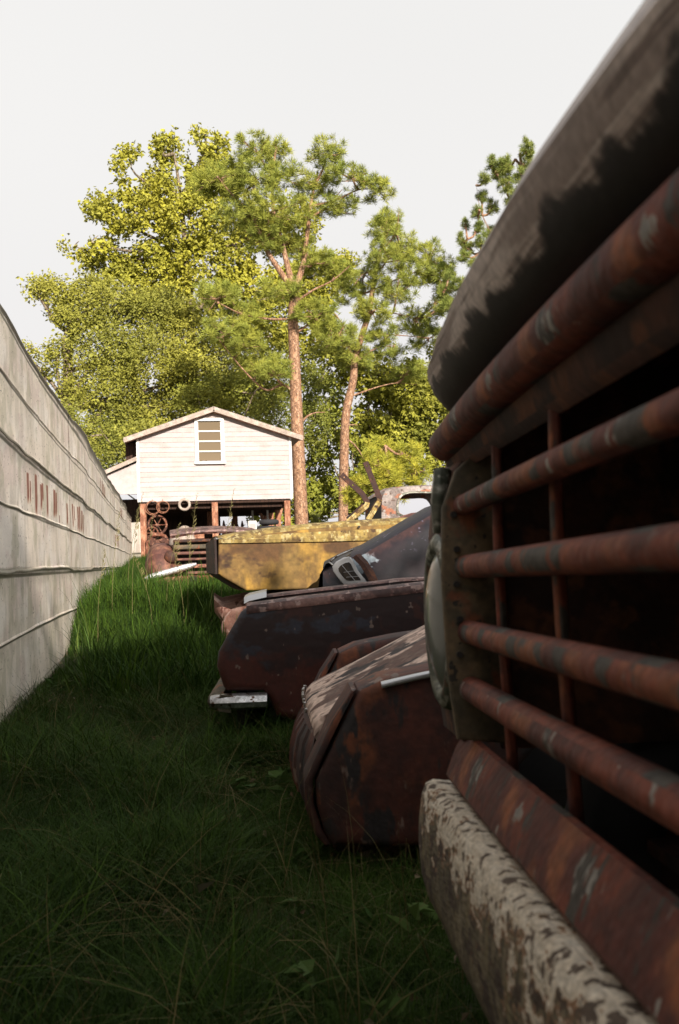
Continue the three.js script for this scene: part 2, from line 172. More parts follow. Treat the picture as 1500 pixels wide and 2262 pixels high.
// ---------- ground ----------
{
  const nx = 60, nz = 120, P = [], UV = [], I = [];
  for (let j = 0; j <= nz; j++) for (let i = 0; i <= nx; i++) {
    const a = i / nx * 2 - 1, x = Math.sign(a) * (Math.abs(a) ** 2.2) * 240, b = j / nz, z = 40 - 340 * b ** 1.9;
    const y = ground(x, z) + 0.03 * (vn(x * 1.3 + 400, z * 1.3 + 400, 9999, 9999, 3) - 0.5); P.push(x, y - 0.01, z); UV.push(x, z);
  }
  for (let j = 0; j < nz; j++) for (let i = 0; i < nx; i++) { const a = j * (nx + 1) + i, b = a + 1, c = a + nx + 1; I.push(a, b, c, b, c + 1, c); }
  const g = new THREE.BufferGeometry(); g.setAttribute('position', new THREE.Float32BufferAttribute(P, 3)); g.setAttribute('uv', new THREE.Float32BufferAttribute(UV, 2)); g.setIndex(I); g.computeVertexNormals();
  tag(mesh('ground', g, M.soil, null, 0), null, null, null, 'structure');
}

// ---------- sheet metal fence ----------
{
  const f = thing('metal_fence', 'long weathered off-white sheet metal fence with rust streaks beside the grass', 'fence', [-1.05, 0, -20]);
  const edge = [0.13, 1.09, 2.01, 2.83], cols = 16, L = 2.95, z0 = 8.5;
  const ey = (k, z) => edge[k] + 0.05 * n1(z * 0.55, 60 + k) + 0.03 * n1(z * 1.7, 80 + k) + (k === 3 ? 0.15 * sstep(7, 15, -z) : 0);
  const lean = (y, z) => 0.09 * n1(z * 0.33, 91) * (y / 2.9) + 0.05 * n1(z * 0.8 + y * 0.6, 95);
  for (let c = 0; c < cols; c++) for (let r = 0; r < 3; r++) {
    const za = z0 - c * L + 0.05, zb = z0 - (c + 1) * L, off = 0.002 * (hash(c, r, 5) - 0.3) + (c % 2) * 0.004 + r * 0.005, secs = [], N = 18, T = 0.004;
    // across the sheet: [share of height, how far proud]
    const prof = [[0, 0.002], [0.004, 0.013], [0.016, 0.016], [0.026, 0.012], [0.034, 0.003], [0.2, 0.003], [0.36, 0.001], [0.482, 0.001], [0.489, 0.007], [0.497, 0.01], [0.505, 0.007], [0.513, 0.001], [0.66, 0.003], [0.82, 0.001], [0.955, 0.003], [0.97, 0.011], [0.982, 0.014], [0.994, 0.011], [1, 0]];
    for (let i = 0; i <= N; i++) {
      const z = za + (zb - za) * i / N, lo = ey(r, z) - 0.02, hi = ey(r + 1, z) + 0.012 + (hash(c, r, 9) - 0.5) * 0.008, s = [];
      const dent = (v) => 0.016 * (vn(z * 1.6 + 300, (r + v) * 2.2 + 50, 9999, 9999, 17) - 0.5) + 0.006 * (vn(z * 5 + 300, (r + v) * 4 + 50, 9999, 9999, 18) - 0.5);
      const curl = (v) => (r === 0 ? (c === 5 ? 0.018 : 0.004) * sstep(0.12, 0, v) * sstep(0.75, 1, i / N) : 0);
      prof.forEach(([v, o]) => { const y = lo + (hi - lo) * v + 0.012 * n1(z * 1.2, 700 + r) * Math.sin(v * Math.PI); s.push([o + off + dent(v) + curl(v) + lean(y, z), y, z + 20]); });
      for (let k = prof.length - 1; k >= 0; k--) s.push([s[k][0] - T, s[k][1], s[k][2]]);
      secs.push(s);
    }
    const g = loft(secs, { ring: true, crease: 0.5 });
    const p = g.attributes.position, uv = g.attributes.uv, lo = edge[r], hi = edge[r + 1];
    for (let i = 0; i < p.count; i++) uv.setXY(i, Math.min(0.998, Math.max(0.002, (za - (p.getZ(i) - 20)) / L)), Math.min(0.995, Math.max(0.005, (p.getY(i) - lo) / (hi - lo))));
    const m = r === 1 && c >= 5 && c <= 7 ? M.fence[c - 4] : (r === 2 && (c === 9 || c === 12)) || (c === 11 && r === 1) ? M.fence[3] : M.fence[0];
    mesh('panel', g, m, f, 0);
  }
  for (let c = 0; c <= cols; c++) mesh('post', box(0.09, 3, 0.09, -0.13, 1.42, z0 - c * L + 20.02), M.oldWood, f);
  for (const y of [0.5, 1.5, 2.6]) mesh('rail', box(0.05, 0.09, cols * L, -0.22, y, z0 - cols * L / 2 + 20), M.oldWood, f);
  // curled sheet at the far end of the run
  mesh('end_panel', box(0.02, 2.3, 0.7, 0.12, 1.65, -19.2, 0, 0.6), M.fence[0], f, 0.3);
}

// ---------- white boarded barn on posts ----------
{
  const B = [2.25, 1.28, -40], Zf = 0, b = thing('barn', 'white boarded barn loft standing on posts before the trees', 'barn', B);
  const X = (x) => x - B[0], Y = (y) => y - B[1], xl = -0.75, xr = 5.29, yb = 3.63, pk = 7.16, sl = 0.34, cx = 2.25;
  const gable = (y) => Math.max(0, (pk - y) / sl), win = [1.58, 2.55, 5.2, 6.82];
  const wall = mesh('wall', extrude([[X(xl), Y(yb)], [X(xr), Y(yb)], [X(xr), Y(pk - sl * (xr - cx))], [X(cx), Y(pk)], [X(xl), Y(pk - sl * (cx - xl))]], 0.1, 0, [[[X(win[0]), Y(win[2])], [X(win[1]), Y(win[2])], [X(win[1]), Y(win[3])], [X(win[0]), Y(win[3])]]]).translate(0, 0, -0.03), M.sidingB, b);
  const board = (a0, a1, c0, c1, y0, y1) => {   // lower edge a0..a1, upper edge c0..c1, tapered like clapboard
    const z = [0.028, 0.01, -0.027], q = [[a0, y0, z[0]], [a1, y0, z[0]], [c1, y1, z[1]], [c0, y1, z[1]], [a0, y0, z[2]], [a1, y0, z[2]], [c1, y1, z[2]], [c0, y1, z[2]]].map((p) => [X(p[0]), Y(p[1]), p[2]]);
    const g = new THREE.BufferGeometry(); g.setAttribute('position', new THREE.Float32BufferAttribute(q.flat(), 3)); g.setIndex([0, 1, 2, 0, 2, 3, 5, 4, 7, 5, 7, 6, 4, 5, 1, 4, 1, 0, 3, 2, 6, 3, 6, 7, 4, 0, 3, 4, 3, 7, 1, 5, 6, 1, 6, 2]);
    const h = g.toNonIndexed(); h.computeVertexNormals(); return h;
  };
  const put = (a0, a1, c0, c1, y0, y1, k) => mesh('board', board(a0, a1, c0, c1, y0, y1), k % 3 ? M.siding : M.sidingB, wall);
  for (let k = 0; k < 18; k++) {
    const y0 = yb + k * 0.196, y1 = Math.min(y0 + 0.2, pk - 0.02), L0 = Math.max(xl, cx - gable(y0)), R0 = Math.min(xr, cx + gable(y0)), L1 = Math.max(xl, cx - gable(y1)), R1 = Math.min(xr, cx + gable(y1));
    if (y1 > win[2] && y0 < win[3]) { put(L0, win[0] - 0.1, L1, win[0] - 0.1, y0, y1, k); put(win[1] + 0.1, R0, win[1] + 0.1, R1, y0, y1, k); } else put(L0, R0, L1, R1, y0, y1, k + 1);
  }
  for (const x of [xl - 0.02, xr + 0.02]) mesh('corner_board', box(0.1, Math.abs(pk - sl * 3.04 - yb), 0.08, X(x), Y((pk - sl * 3.04 + yb) / 2), 0.0), M.whiteTrim, b);
  const w = mesh('window', [box(0.1, 1.86, 0.1, X(win[0] - 0.05), Y(6.01), 0.03), box(0.1, 1.86, 0.1, X(win[1] + 0.05), Y(6.01), 0.03), box(0.97, 0.12, 0.1, X(2.065), Y(6.88), 0.03), box(1.25, 0.1, 0.14, X(2.065), Y(5.14), 0.05)], M.whiteTrim, b);
  const ph = (win[3] - win[2]) / 4;
  for (let k = 0; k < 4; k++) { mesh('pane', box(0.9, ph - 0.05, 0.012, X(2.065), Y(win[2] + ph * (k + 0.5)), -0.03 + 0.004 * k, 0.02 * (k - 1.5)), M.pane, w); if (k) mesh('sash_bar', box(0.96, 0.055, 0.05, X(2.065), Y(win[2] + ph * k), -0.01), M.whiteTrim, w); }
  for (const x of [win[0] + 0.022, win[1] - 0.022]) mesh('sash_stile', box(0.045, 1.62, 0.05, X(x), Y(6.01), -0.006), M.whiteTrim, w);
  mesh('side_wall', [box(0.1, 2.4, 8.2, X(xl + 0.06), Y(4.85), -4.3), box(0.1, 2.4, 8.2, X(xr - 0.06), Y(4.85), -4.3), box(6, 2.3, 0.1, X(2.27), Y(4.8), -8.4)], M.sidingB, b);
  mesh('eave_shadow_box', box(0.5, 1.6, 7, X(-1.01), Y(5.3), -4.4), M.darkWood, b);  // dark box painted in for the shadow under the left eave
  const slope = Math.atan(sl), rl = 3.56 / Math.cos(slope);
  for (const s of [-1, 1]) {
    mesh('roof', box(rl, 0.07, 9, X(cx) + s * 1.77, Y(pk + 0.16 - sl * 1.77), -4.15, 0, 0, -s * slope), M.rake, b);
    mesh('rake_board', box(rl, 0.12, 0.05, X(cx) + s * 1.765, Y(pk + 0.06 - sl * 1.765), 0.335, 0, 0, -s * slope), M.rake, b);
    mesh('soffit', box(rl - 0.1, 0.03, 0.36, X(cx) + s * 1.74, Y(pk + 0.01 - sl * 1.74), 0.13, 0, 0, -s * slope), M.post, b);
  }
  // lean-to at the left
  mesh('lean_to_roof', box(1.45, 0.06, 5, X(-1.48), Y(5.11), -2.3, 0, 0, 0.405), M.rake, b);
  mesh('lean_to_rake', box(1.45, 0.12, 0.05, X(-1.485), Y(5.03), 0.225, 0, 0, 0.405), M.rake, b);
  mesh('lean_to_wall', extrude([[X(-2.05), Y(3.95)], [X(xl), Y(3.95)], [X(xl), Y(5.22)], [X(-2.05), Y(4.7)]], 0.08).translate(0, 0, 0.02), M.siding, b);
  mesh('lean_to_back', box(1.4, 2.9, 0.1, X(-1.45), Y(2.6), -4.6), M.darkWood, b);
  mesh('lean_to_post', box(0.14, 3.4, 0.14, X(-2.0), Y(2.2), -0.1), M.post, b);
  // floor and what carries it
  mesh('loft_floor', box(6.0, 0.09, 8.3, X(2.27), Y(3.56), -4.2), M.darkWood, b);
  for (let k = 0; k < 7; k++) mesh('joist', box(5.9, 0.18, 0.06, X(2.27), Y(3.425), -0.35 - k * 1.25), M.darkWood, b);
  for (const [x, z] of [[-0.62, -0.12], [2.2, -0.12], [5.12, -0.12], [5.1, -3.2], [5.1, -6.0], [-0.62, -4], [2.2, -4], [5.1, -8.1], [3.6, -8.1]]) mesh('post', rbox(0.24, 2.35, 0.22, 0.02, X(x), 1.1, z), M.post, b);
  for (const q of [[[X(5.1), 0.9, -6.0], [X(4.6), 2.1, -6.0]], [[X(5.1), 1.4, -3.2], [X(5.28), 2.2, -3.2]]]) mesh('brace', limb(q, [0.07, 0.07], 6), M.post, b);
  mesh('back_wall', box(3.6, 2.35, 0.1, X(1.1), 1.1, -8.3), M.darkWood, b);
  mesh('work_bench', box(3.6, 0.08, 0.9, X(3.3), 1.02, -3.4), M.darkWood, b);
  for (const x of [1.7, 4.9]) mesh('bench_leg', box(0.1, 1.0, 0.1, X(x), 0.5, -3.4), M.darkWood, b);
}
// things kept under the barn
{
  const wheel = (x, y, z, r, label, m, hang) => {
    const w = thing('steel_wheel', label, 'wheel', [x, y, z]);
    mesh('rim', torus(r, r * 0.13, 0, 0, 0), m, w); mesh('hub', cyl(r * 0.2, 0.1, 0, 0, 0, 'z'), m, w);
    for (let k = 0; k < 6; k++) { const a = k / 6 * Math.PI * 2; mesh('spoke', limb([[Math.cos(a) * r * 0.15, Math.sin(a) * r * 0.15, 0], [Math.cos(a) * r, Math.sin(a) * r, 0]], [0.018, 0.018], 5, 1), m, w); }
  };
  wheel(-0.08, 2.72, -40.3, 0.36, 'large orange rusty spoked wheel leaning by the barn corner post', M.orangeRust);
  wheel(-0.3, 2.4, -40.2, 0.24, 'smaller rusty wheel low against the left barn post', M.orangeRust);
  const en = thing('engine_block', 'orange rusty engine block with pulleys under the barn corner', 'engine', [-0.1, 1.3, -40.1]);
  mesh('block', rbox(0.9, 0.75, 0.6, 0.06, 0, 0.45, 0), M.orangeRust, en); mesh('pulley', cyl(0.16, 0.08, -0.2, 0.75, 0.34, 'z'), M.orangeRust, en); mesh('pulley', cyl(0.1, 0.08, 0.22, 0.8, 0.34, 'z'), M.orangeRust, en); mesh('manifold', limb([[-0.4, 0.9, 0], [-0.1, 1.02, 0.1], [0.3, 0.96, 0.05], [0.42, 0.7, 0.1]], [0.07, 0.07, 0.07, 0.07], 8), M.orangeRust, en); mesh('skid', box(1, 0.1, 0.7, 0, 0.04, 0), M.darkWood, en);
  const cp = thing('pale_tarp_bundle', 'pale rounded tarp bundle on a crate under the barn', 'tarp', [0.95, 1.9, -40.9]);
  { const g = new THREE.SphereGeometry(1, 20, 12, 0, Math.PI * 2, 0, Math.PI / 2), p = g.attributes.position; for (let i = 0; i < p.count; i++) { const f = 1 + 0.25 * (vn(p.getX(i) * 3 + 20, p.getZ(i) * 3 + 20, 99, 99, 5) - 0.5); p.setXYZ(i, p.getX(i) * 0.55 * f, p.getY(i) * 0.72 * f, p.getZ(i) * 0.6 * f); } g.computeVertexNormals(); mesh('bundle', g, M.rake, cp); mesh('crate', box(1.1, 0.62, 0.9, 0, -0.3, 0), M.darkWood, cp); }
  const hr = thing('hanging_tyre_ring', 'pale tyre ring hanging from the middle of the barn floor edge', 'tyre', [1.0, 3.5, -39.86]);
  mesh('ring', torus(0.2, 0.055, 0, -0.02, 0), M.rake, hr); mesh('hook', limb([[0, 0.16, 0], [0, 0.24, 0.0]], [0.02, 0.02], 6, 1), M.rubber, hr);
  for (const [x, r, l] of [[-0.25, 0.28, 'leftmost wire coil hanging under the barn edge'], [0.15, 0.24, 'second wire coil hanging under the barn edge']]) { const c = thing('wire_coil', l, 'coil', [x, 3.52, -39.84]); mesh('loop', torus(r, 0.014, 0, -r * 0.5, 0), M.post, c); mesh('loop', torus(r * 0.9, 0.014, 0.03, -r * 0.44, 0.03), M.post, c); mesh('hook', limb([[0, r * 0.42, 0], [0, 0.2, 0]], [0.015, 0.015], 5, 1), M.post, c); }
  const rb = rng(55);
  const spots = [[1.75, 0.42], [1.95, 0.5], [2.62, 0.62], [2.8, 0.4], [3.0, 0.68], [3.22, 0.45], [3.42, 0.58], [1.5, 0.3], [3.86, 0.5]];
  const words = ['shortest', 'tall narrow', 'broad-shouldered', 'squat', 'tallest', 'plain', 'slim pointed', 'small leftmost', 'rightmost'];
  spots.forEach(([x, h], i) => { const o = thing('rusty_jack', words[i] + ' orange rusty jack standing on the barn work bench', 'jack', [x + 0.12, 2.34, -43.4 + 0.25 * rb()], 'jacks on the bench'); mesh('body', lathe([[0, 0], [0.09, 0], [0.1, 0.05], [0.05, 0.09], [0.045, h * 0.55], [0.07, h * 0.6], [0.05, h * 0.8], [0.02, h], [0, h]], 12), M.orangeRust, o); mesh('handle', limb([[0, h * 0.6, 0], [0.12, h * 0.7, 0.05]], [0.018, 0.015], 6, 1), M.orangeRust, o); });
  const bx = thing('white_cabinet', 'small white metal cabinet under the barn right bay', 'cabinet', [3.75, 1.3, -40.9]); mesh('case', rbox(0.34, 1.5, 0.4, 0.02, 0, 0.75, 0), M.whiteTrim, bx); mesh('door', rbox(0.26, 0.5, 0.03, 0.01, 0, 1.15, 0.21), M.sidingB, bx);
  const tp = thing('tyre_stack', 'black heap of tyres beside the white cabinet under barn', 'tyres', [4.32, 1.3, -40.7]);
  for (let k = 0; k < 5; k++) mesh('tyre', torus(0.34, 0.13, 0.05 * Math.sin(k * 2), 0.13 + k * 0.25, 0.04 * Math.cos(k * 3), 'y'), M.rubber, tp); mesh('tyre', torus(0.3, 0.11, 0.1, 1.42, 0.1, 'y').rotateZ(0.0), M.rubber, tp);
  for (const [x, h, l] of [[4.05, 2.3, 'slim white pipe standing left of the barn brace'], [4.72, 2.2, 'slim pale pipe standing near the right barn posts']]) { const p = thing('metal_pipe', l, 'pipe', [x, 1.29, -43.9]); mesh('tube', cyl(0.045, h, 0, h / 2, 0), M.whiteTrim, p); mesh('cap', cyl(0.06, 0.06, 0, h - 0.02, 0), M.whiteTrim, p); }
  const cl = [['oil_drum', 'rust brown oil drum under the barn left of the middle post', 'drum', 1.55, -41.6], ['oil_drum', 'rust brown oil drum under the barn right of the middle post', 'drum', 2.75, -41.4], ['oil_drum', 'rust brown oil drum standing deepest under the barn', 'drum', 0.35, -43.2]];
  for (const [n, l, c, x, z] of cl) { const o = thing(n, l, c, [x, 1.27, z]); mesh('shell', lathe([[0, 0], [0.29, 0], [0.3, 0.02], [0.29, 0.3], [0.31, 0.31], [0.29, 0.33], [0.29, 0.58], [0.31, 0.59], [0.29, 0.61], [0.29, 0.88], [0.3, 0.9], [0.27, 0.88], [0, 0.88]], 22), M.orangeRust, o); mesh('bung', cyl(0.04, 0.03, 0.14, 0.89, 0), M.darkWood, o); }
  const cr = [[1.6, 2.16, -41.6, 0.42, 'upper wooden crate set on the drum left of the middle post'], [3.2, 1.27, -41.3, 0.8, 'large wooden crate under the barn before the bench'], [0.5, 1.27, -41.9, 0.75, 'wooden crate behind the tarp bundle under the barn']];
  for (const [x, y, z, w, l] of cr) { const o = thing('wooden_crate', l, 'crate', [x, y, z]); for (let k = 0; k < 4; k++) mesh('slat', box(w, w * 0.21, 0.03, 0, w * (0.12 + 0.245 * k), w * 0.4), M.post, o); for (const sx of [-1, 1]) mesh('side', box(0.03, w * 0.98, w * 0.76, sx * (w / 2 - 0.016), w * 0.49, 0), M.post, o); mesh('bottom', box(w * 0.9, 0.03, w * 0.76, 0, 0.03, 0), M.post, o); }
}
// ---------- vehicle materials ----------
M.rustBar = mat(patina(101, [112, 54, 36], [[[80, 38, 29], 5, 8, 0.5, 0.12], [[126, 72, 44], 7, 6, 0.58, 0.1], [[66, 60, 54], 13, 5, 0.605, 0.02], [[132, 126, 118], 16, 8, 0.72, 0.02]]), { rep: 1.4, roughness: 0.72, bump: 0.006 });
M.rustPanel = mat(patina(111, [74, 44, 32], [[[48, 30, 24], 6, 6, 0.5, 0.12], [[96, 58, 36], 10, 10, 0.6, 0.08]]), { rep: 1.2, roughness: 0.75 });
M.olive = mat(patina(121, [98, 82, 60], [[[74, 66, 50], 5, 9, 0.5, 0.1], [[122, 70, 44], 9, 5, 0.66, 0.06], [[40, 36, 30], 30, 30, 0.72, 0.02]]), { rep: 1.6, roughness: 0.7 });
M.bezel = mat(patina(131, [104, 104, 92], [[[70, 74, 62], 4, 20, 0.5, 0.1], [[150, 148, 138], 12, 16, 0.64, 0.05], [[86, 60, 44], 14, 8, 0.7, 0.04]]), { rep: 2, roughness: 0.5, metalness: 0.3 });
M.chrome = mat(patina(141, [196, 194, 192], [[[150, 146, 142], 8, 8, 0.5, 0.1], [[90, 70, 58], 20, 20, 0.68, 0.04]]), { rep: 2, roughness: 0.28, metalness: 0.85, bump: 0.001 });
M.trim = plain(0.62, 0.62, 0.63, { roughness: 0.3, metalness: 0.5 });
M.glass = new THREE.MeshPhysicalMaterial({ color: new THREE.Color().setRGB(0.13, 0.135, 0.12), roughness: 0.35, clearcoat: 0.6, clearcoatRoughness: 0.1 });
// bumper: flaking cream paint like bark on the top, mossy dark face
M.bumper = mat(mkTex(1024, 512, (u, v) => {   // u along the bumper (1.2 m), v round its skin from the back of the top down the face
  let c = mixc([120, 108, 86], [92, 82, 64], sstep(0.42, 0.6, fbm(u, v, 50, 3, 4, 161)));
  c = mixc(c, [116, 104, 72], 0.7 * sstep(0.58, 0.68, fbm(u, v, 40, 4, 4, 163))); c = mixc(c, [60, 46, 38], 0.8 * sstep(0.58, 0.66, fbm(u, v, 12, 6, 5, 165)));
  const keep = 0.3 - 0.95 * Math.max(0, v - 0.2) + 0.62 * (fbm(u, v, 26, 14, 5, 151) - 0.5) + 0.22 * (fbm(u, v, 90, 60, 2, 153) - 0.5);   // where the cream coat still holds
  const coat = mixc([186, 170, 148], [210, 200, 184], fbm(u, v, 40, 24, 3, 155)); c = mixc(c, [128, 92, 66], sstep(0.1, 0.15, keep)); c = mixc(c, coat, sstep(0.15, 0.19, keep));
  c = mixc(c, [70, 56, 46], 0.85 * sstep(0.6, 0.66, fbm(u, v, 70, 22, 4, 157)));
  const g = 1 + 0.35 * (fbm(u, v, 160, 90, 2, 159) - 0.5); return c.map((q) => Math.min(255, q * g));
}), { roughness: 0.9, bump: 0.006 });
// hood lip: chalky weathered paint, ragged edge to dark scale along the bottom
M.hood = mat(mkTex(1024, 512, (u, v) => {
  let c = mixc([152, 136, 128], [204, 190, 182], sstep(0.42, 0.6, fbm(u, v, 3, 40, 4, 171)));
  c = mixc(c, [92, 76, 68], 0.6 * sstep(0.54, 0.64, fbm(u, v, 4, 60, 4, 175)));
  const drip = 0.2 + 0.07 * (fbm(u, v, 9, 2, 5, 181) - 0.5) * 2 + 0.022 * (fbm(u, v, 36, 3, 4, 185) - 0.5) * 2;
  c = mixc([30, 24, 21], c, sstep(drip - 0.02, drip + 0.014, v + 0.03 * (fbm(u, v, 60, 40, 3, 187) - 0.5)));
  const g = 1 + 0.25 * (fbm(u, v, 120, 60, 2, 190) - 0.5); return c.map((q) => q * g);
}), { roughness: 0.62, bump: 0.001 });

// ---------- the near truck ----------
{
  const O = V(0.5427, -0.045, -1.097), n = V(-0.9941, 0, -0.1088), t = V(0.1088, -0.0217, -0.9938).normalize(), up = t.clone().cross(n).normalize(), fw = up.clone().cross(t).normalize();
  const T1 = thing('truck', 'big old rust brown truck front with tubular grille and flaking cream bumper', 'truck', O.toArray());
  T1.quaternion.setFromRotationMatrix(new THREE.Matrix4().makeBasis(fw, up, t));
  // hood
  const out = [[-0.035, 1.478], [-0.005, 1.478], [0.035, 1.502], [0.065, 1.54], [0.079, 1.58], [0.046, 1.635], [0.0, 1.672], [-0.08, 1.71], [-0.3, 1.79], [-0.8, 1.84], [-1.3, 1.86]];
  const inn = [[-1.3, 1.84], [-0.8, 1.82], [-0.3, 1.765], [-0.08, 1.675], [-0.01, 1.63], [0.035, 1.6], [0.04, 1.57], [0.015, 1.525], [-0.03, 1.5]];
  const arc = [0]; for (let i = 1; i < out.length; i++) arc.push(arc[i - 1] + Math.hypot(out[i][0] - out[i - 1][0], out[i][1] - out[i - 1][1]));
  const hs = [], zs = []; for (let i = 0; i <= 40; i++) zs.push(-1.19 + 2.36 * i / 40);
  for (const z of zs) {
    const a = Math.abs(z) / 1.18, e = Math.max(0, (Math.abs(z) - 1.08) / 0.1), w = 0.006 * n1(z * 9, 41);
    hs.push([...out, ...inn].map(([x, y]) => [x + 0.014 - 0.05 * (z - 0.15) ** 2 - 0.04 * e * e + (x > 0 ? w : 0), y + 0.008 - 0.022 * (z - 0.15) ** 2 - (y - 1.49) * 0.26 * e * e, z]));
  }
  const hg = loft(hs, { ring: true, caps: true, crease: 0.8 });
  { const p = hg.attributes.position, uv = hg.attributes.uv; for (let i = 0; i < p.count; i++) { const x = p.getX(i), y = p.getY(i); let b = 0, bd = 9; for (let k = 0; k < out.length - 1; k++) { const dx = out[k + 1][0] - out[k][0], dy = out[k + 1][1] - out[k][1], q = Math.min(1, Math.max(0, ((x - out[k][0]) * dx + (y - out[k][1]) * dy) / (dx * dx + dy * dy))), d = Math.hypot(x - out[k][0] - q * dx, y - out[k][1] - q * dy); if (d < bd) { bd = d; b = arc[k] + q * (arc[k + 1] - arc[k]); } } uv.setXY(i, p.getZ(i) / 1.2, 0.01 + 0.98 * Math.min(1, b / 0.62)); } }
  mesh('hood', hg, M.hood, T1, 0);
  // grille
  const G = new THREE.Group(); G.name = 'grille'; T1.add(G);
  const bow = (z) => 0.012 * (1 - (z / 1) ** 2);
  const bar = (name, y, r, zE, m, x0 = 0, sag = 0) => mesh(name, limb([-1, -0.6, -0.2, 0.2, 0.6, 1].map((k) => [x0 + bow(k * zE), y + sag * k * k, k * zE]), [r, r, r, r, r, r], 16, 4), m, G, 1);
  bar('header_rail', 1.436, 0.04, 1.17, M.rustBar, 0.0, -0.02);
  for (const [y, r] of [[1.255, 0.022], [1.122, 0.025], [0.982, 0.025], [0.86, 0.027]]) bar('bar', y, r, 0.955, M.rustBar);
  for (const z of [-0.737, -0.336, 0.336, 0.737]) mesh('rod', limb([[-0.03, 1.4, z], [-0.022, 1.1, z], [-0.03, 0.72, z]], [0.011, 0.011, 0.011], 10), M.rustBar, G);
  mesh('header_panel', loft([-1.19, -1.1, -0.5, 0, 0.5, 1.1, 1.19].map((z) => [[0.02 - (Math.abs(z) > 1.15 ? 0.03 : 0), 1.44, z], [0.0, 1.4, z], [-0.012, 1.36, z], [-0.03, 1.345, z], [-0.05, 1.36, z], [-0.05, 1.44, z]]), { ring: true, caps: true }), M.rustPanel, G);
  const apron = [[-0.012, 0.752], [0.0, 0.75], [0.022, 0.715], [0.04, 0.672], [0.044, 0.66], [0.036, 0.645], [-0.03, 0.64], [-0.03, 0.7]];
  mesh('apron', loft(Array.from({ length: 25 }, (_, i) => { const z = -1.08 + 2.16 * i / 24, w = 0.003 * n1(z * 11, 43); return apron.map(([x, y]) => [x + bow(z) + w, y + w, z]); }), { ring: true, caps: true, crease: 0.35 }), M.rustBar, G);
  for (const s of [-1, 1]) mesh('end_plate', extrude([[-0.08, 0.74], [0.035, 0.755], [0.05, 0.9], [0.054, 1.1], [0.046, 1.25], [0.015, 1.33], [-0.03, 1.37], [-0.08, 1.37]], 0.025, 0.006).translate(0, 0, s * 0.967 + 0.012), M.olive, G, 1);
  for (let k = 0; k < 6; k++) mesh('bolt', cyl(0.007, 0.012, 0.02 + 0.004 * (k % 2), 0.86 + k * 0.075, 0.951, 'z', 8), M.black, G);
  mesh('radiator', [box(0.08, 0.9, 1.6, -0.66, 1.0, 0)], M.rustPanel, T1); for (let k = 0; k < 9; k++) mesh('radiator_fin', box(0.012, 0.86, 0.012, -0.614, 1.0, -0.7 + k * 0.175), M.rustPanel, T1);
  for (const g of [box(1.1, 0.95, 0.03, -0.62, 1.2, 1.0), box(1.1, 0.95, 0.03, -0.62, 1.2, -1.0), box(0.04, 0.7, 2.0, -1.18, 1.3, 0), box(0.8, 0.03, 2.0, -0.78, 0.5, 0)]) mesh('inner_panel', g, M.rustPanel, T1);
  // fenders with wheel arches
  const fo = [[0.012, 0.74], [0.03, 0.9], [0.03, 1.2], [0.01, 1.34], [-0.05, 1.41], [-0.2, 1.44], [-0.9, 1.44], [-1.28, 1.4], [-1.28, 0.7], [-1.02, 0.7], [-0.98, 0.92], [-0.85, 1.06], [-0.65, 1.1], [-0.45, 1.06], [-0.32, 0.92], [-0.28, 0.74]];
  for (const s of [-1, 1]) {
    mesh('fender', extrude(fo, 0.3, 0.035).translate(0, 0, s > 0 ? 1.3 : -1.0), M.rustPanel, T1);
    const h = new THREE.Group(); h.name = 'headlight'; h.position.set(0.03, 1.0, s * 1.145); T1.add(h);
    const ax = (g) => g.rotateZ(-Math.PI / 2);
    mesh('bezel', ax(lathe([[0.14, 0.0], [0.15, 0.012], [0.165, 0.014], [0.18, 0.004], [0.188, -0.02], [0.16, -0.03]], 36)).scale(1, 1.12, 0.92), M.bezel, h);
    mesh('lens', ax(lathe([[0, 0.03], [0.04, 0.029], [0.08, 0.024], [0.115, 0.014], [0.14, 0.002], [0.15, -0.02]], 32)).scale(1, 1.12, 0.92), M.glass, h);
    mesh('lamp_trim', limb([[-0.005, 0.34, -s * 0.1], [0.012, 0.27, -s * 0.12], [0.016, 0.2, -s * 0.11]], [0.022, 0.018, 0.01], 8), M.bezel, h);
    const w = new THREE.Group(); w.name = 'wheel'; w.position.set(-0.65, 0.42, s * 1.12); T1.add(w);
    mesh('tyre', torus(0.32, 0.12, 0, 0, 0, 'z', 28).scale(1, 1, 1.1), M.rubber, w); mesh('rim', cyl(0.24, 0.14, 0, 0, 0, 'z', 24), M.rustPanel, w);
  }
  // bumper
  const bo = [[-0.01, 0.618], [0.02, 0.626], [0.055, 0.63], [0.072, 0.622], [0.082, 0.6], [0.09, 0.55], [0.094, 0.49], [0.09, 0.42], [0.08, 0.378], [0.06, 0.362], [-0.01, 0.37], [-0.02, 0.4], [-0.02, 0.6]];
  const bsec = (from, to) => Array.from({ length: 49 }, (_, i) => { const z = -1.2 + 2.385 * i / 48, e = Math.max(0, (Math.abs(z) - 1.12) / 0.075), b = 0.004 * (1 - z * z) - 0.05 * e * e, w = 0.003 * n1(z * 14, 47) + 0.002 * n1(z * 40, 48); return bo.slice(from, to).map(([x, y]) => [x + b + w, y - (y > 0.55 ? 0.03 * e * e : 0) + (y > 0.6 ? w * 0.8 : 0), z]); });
  const bp = new THREE.Group(); bp.name = 'bumper'; bp.position.set(0.012, 0.01, 0); T1.add(bp);
  const barc = [0]; for (let i = 1; i < bo.length; i++) barc.push(barc[i - 1] + Math.hypot(bo[i][0] - bo[i - 1][0], bo[i][1] - bo[i - 1][1]));
